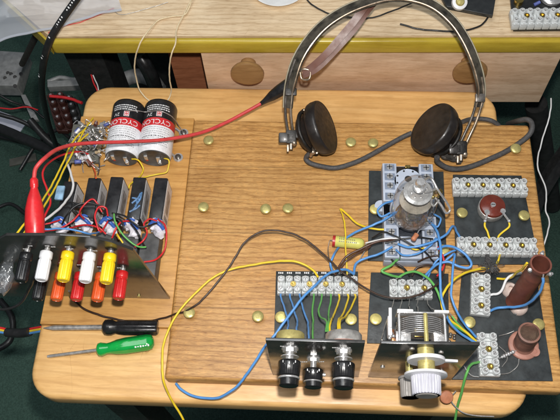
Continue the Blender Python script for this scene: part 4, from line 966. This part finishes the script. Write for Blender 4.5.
# ------------------------------------------------------------------ floor clutter
ZF=-470
G=thing('power_supply',P(25,95,ZF),'grey metal box with vents on the floor under the workbench','power supply')
def fz(u,v,z): return P(u,v,z)
mb('psu_grey').prism([P(-20,95,-400),P(23,96,-400),P(33,63,-400),P(-12,60,-400)],(0,0,30),bev=2).build('casing',G)
mb('psu_grey').prism([P(22,97,-405),P(27,97,-405),P(40,122,-405),P(33,122,-405)],(0,0,8),bev=1).build('side_flange',G)
w=mb('dark_stuff')
for u,v in ((11,74),(15,77),(8,73),(15,86),(21,74),(5,78)): w.cyl(P(u,v,-369.9),P(u,v,-369),3.4,n=10)
w.build('vent_holes',G)
mb('paper').prism([P(-4,110,ZF),P(28,122,ZF),P(14,141,ZF),P(-6,131,ZF)],(0,0,2)).build('paper_sheet',org=P(10,125,ZF),label='grey blue sheet of paper on the green carpet at the left',cat='paper')
mb('box_dark').prism([P(10,160,ZF),P(36,154,ZF),P(37,161,ZF),P(10,167,ZF)],(0,0,3)).build('card_strip',org=P(23,160,ZF),label='dull grey card strip on the green carpet beside the red clip',cat='card')
for j,(u,v,m_,l_) in enumerate(((52,96,'strip_brown','brown strip of sockets, outer of three on the floor'),(61,95,'strip_brown','brown strip of sockets in the middle of three on the floor'),(70,98,'dark_stuff','black strip of sockets nearest the table'))):
    root=thing('socket_strip',P(u,v+15,-300),l_,'socket strip','socket strips under the bench'); a=P(u,v,-300);c=P(u+11,v+36,-300); d=(c-a).normalized()
    mb(m_).prism([a+V(-9,0,-6),a+V(9,0,-6),c+V(9,0,-6),c+V(-9,0,-6)],(0,0,9),bev=1.5).build('strip_body',root)
    for k in range(5):
        q=a.lerp(c,(k+.5)/5)
        b=mb(m_).lathe([(5.6,0),(5.6,7),(4.6,9),(2.4,9)],q+V(0,0,3),(0,0,1),16); b.m('silver').cyl(q+V(0,0,11.5),q+V(0,0,13),2.,n=8); b.build('socket',root)
for pts,r,l in (([(-14,124,-380),(10,133,-370),(34,143,-360),(54,152,-350),(72,160,-340),(90,170,-330)],9,'thick black cable on the floor running under the table'),
  ([(-12,134,-430),(14,139,-420),(38,147,-420),(60,158,-420)],6,'thinner black cable on the floor below the thick one'),
  ([(30,120,-300),(40,132,-310),(50,142,-320),(62,150,-330)],6,'black cable hanging beside the socket strips'),
  ([(-10,88,-300),(8,100,-310),(30,108,-330),(44,118,-340)],2,'thin black cable in front of the grey metal box')): wire('black_wire',pts,r,l,name='floor_cable',cat='cable')
wire('red_wire',[(0,108,-320),(12,109,-320),(26,107,-320),(38,110,-320)],1.6,'thin red wire in front of the grey metal box')
wire('red_wire',[(50,96,-200),(60,97,-200),(72,99,-200),(82,103,-200)],2.2,'red wire over the socket strips')
wire('red_wire',[(91,74,-90),(94,84,-95),(98,92,-100)],1.3,'red wire poking up behind the table corner')
wire('white_wire',[(93,75,-90),(97,84,-95),(99,92,-100)],1.0,'pale wire poking up behind the table corner')
mb('psu_grey').prism([P(50,86,-330),P(92,84,-330),P(93,90,-330),P(50,92,-330)],(0,0,14),bev=1).build('metal_rail',org=P(70,88,-330),label='grey metal rail under the workbench near the socket strips',cat='rail')
mb('psu_grey').tube(px([(112,90,-330),(124,80,-320),(138,76,-315),(152,80,-315),(160,90,-320)]),12,12).build('grey_hose',org=P(135,80,-320),label='dark grey curved hose in the shade under the workbench',cat='hose')
mb('black_plastic').tube(px([(140,56,-60),(146,66,-70),(152,78,-90),(156,90,-120)]),9,14).build('black_hose',org=P(148,70,-80),label='glossy black hose hanging under the workbench beside the string',cat='hose')
mb('table_leg').tube(px([(22,64,-120),(30,48,-60),(36,36,-10)]),4,8,spline=False).build('bench_stay',org=P(30,48,-60),label='slanting grey rod under the left end of the workbench',cat='rod')
for k,(m_,pts,rr_,l_) in enumerate((('black_wire',[(-10,112,-300),(12,118,-310),(30,126,-320),(48,140,-320),(60,152,-330)],3.5,'medium black cable running from the paper sheet to the table'),
  ('black_wire',[(20,170,-380),(32,150,-370),(44,138,-360),(58,130,-350),(70,138,-350)],3,'black cable curling beside the grey card strip'),
  ('psu_grey',[(48,82,-360),(60,78,-360),(76,80,-360),(90,76,-360)],4,'grey cable crossing behind the socket strips'),
  ('black_wire',[(0,300,-440),(12,318,-440),(10,340,-440),(-8,352,-440)],5,'black cable loop on the carpet below the ribbon lead'),
  ('black_wire',[(-8,210,-450),(10,204,-450),(26,214,-450),(40,222,-450)],3,'black cable on the carpet left of the red clip'),
  ('green_wire',[(66,84,-360),(74,88,-350),(84,86,-350)],3,'dull green wire behind the socket strips'))): wire(m_,pts,rr_,l_,name='floor_cable',cat='cable')
# right-hand side
mb('dark_stuff').cyl(P(536,104,-160),P(552,205,-440),14,n=28).build('floor_post',org=P(540,150,-469),label='dark upright tube standing on the green carpet right of the board',cat='tube')
mb('dark_stuff').tube([P(575,140,-200),P(556,166,-230),P(538,196,-260),P(528,222,-300)],11,4,spline=False).build('black_bar',org=P(556,166,-230),label='slanting black bar at the right edge behind the board',cat='bar')
wire('white_wire',[(551,98,-60),(550,112,-70),(546,128,-80),(541,142,-90),(538,155,-90),(538,167,-90),(541,176,-95),(545,186,-100),(546,200,-100),(546,210,-100),(549,220,-100),(547,236,-100),(542,252,-100),(536,264,-60)],1.1,'thin white wire hanging down right of the board')
# ------------------------------------------------------------------ camera, light, world
cam=bpy.data.cameras.new('camera'); co=bpy.data.objects.new('camera',cam); COL.objects.link(co); SC.camera=co
co.matrix_world=Matrix.Translation(Wd(CAM))@R.to_4x4(); cam.sensor_width=36; cam.lens=F/560*36; cam.clip_start=.02; cam.clip_end=50
def lamp(name,kind,p,energy,col,size=.01,rot=None):
    l=bpy.data.lights.new(name,kind); l.energy=energy; l.color=col
    if kind=='POINT': l.shadow_soft_size=size
    else: l.size=size
    o=bpy.data.objects.new(name,l); COL.objects.link(o); o.location=Wd(p)
    if rot is not None: o.rotation_euler=rot
    return o
lamp('camera_flash','POINT',CAM+EY*48+EX*8-EZ*4,15.2,(1.,.965,.92),.009)
a=lamp('ceiling_lamp','AREA',V(-250,200,1700),8,(.93,.97,1.),.9); 
W=bpy.data.worlds.new('World'); SC.world=W; W.use_nodes=True; bg=W.node_tree.nodes['Background']; bg.inputs[0].default_value=(.75,.85,1,1); bg.inputs[1].default_value=.11
SC.view_settings.view_transform='Standard'; SC.view_settings.look='None'; SC.view_settings.exposure=.22; SC.view_settings.gamma=1
SC.render.engine='CYCLES'; SC.cycles.max_bounces=8; SC.cycles.transparent_max_bounces=12; SC.cycles.caustics_reflective=False; SC.cycles.caustics_refractive=False
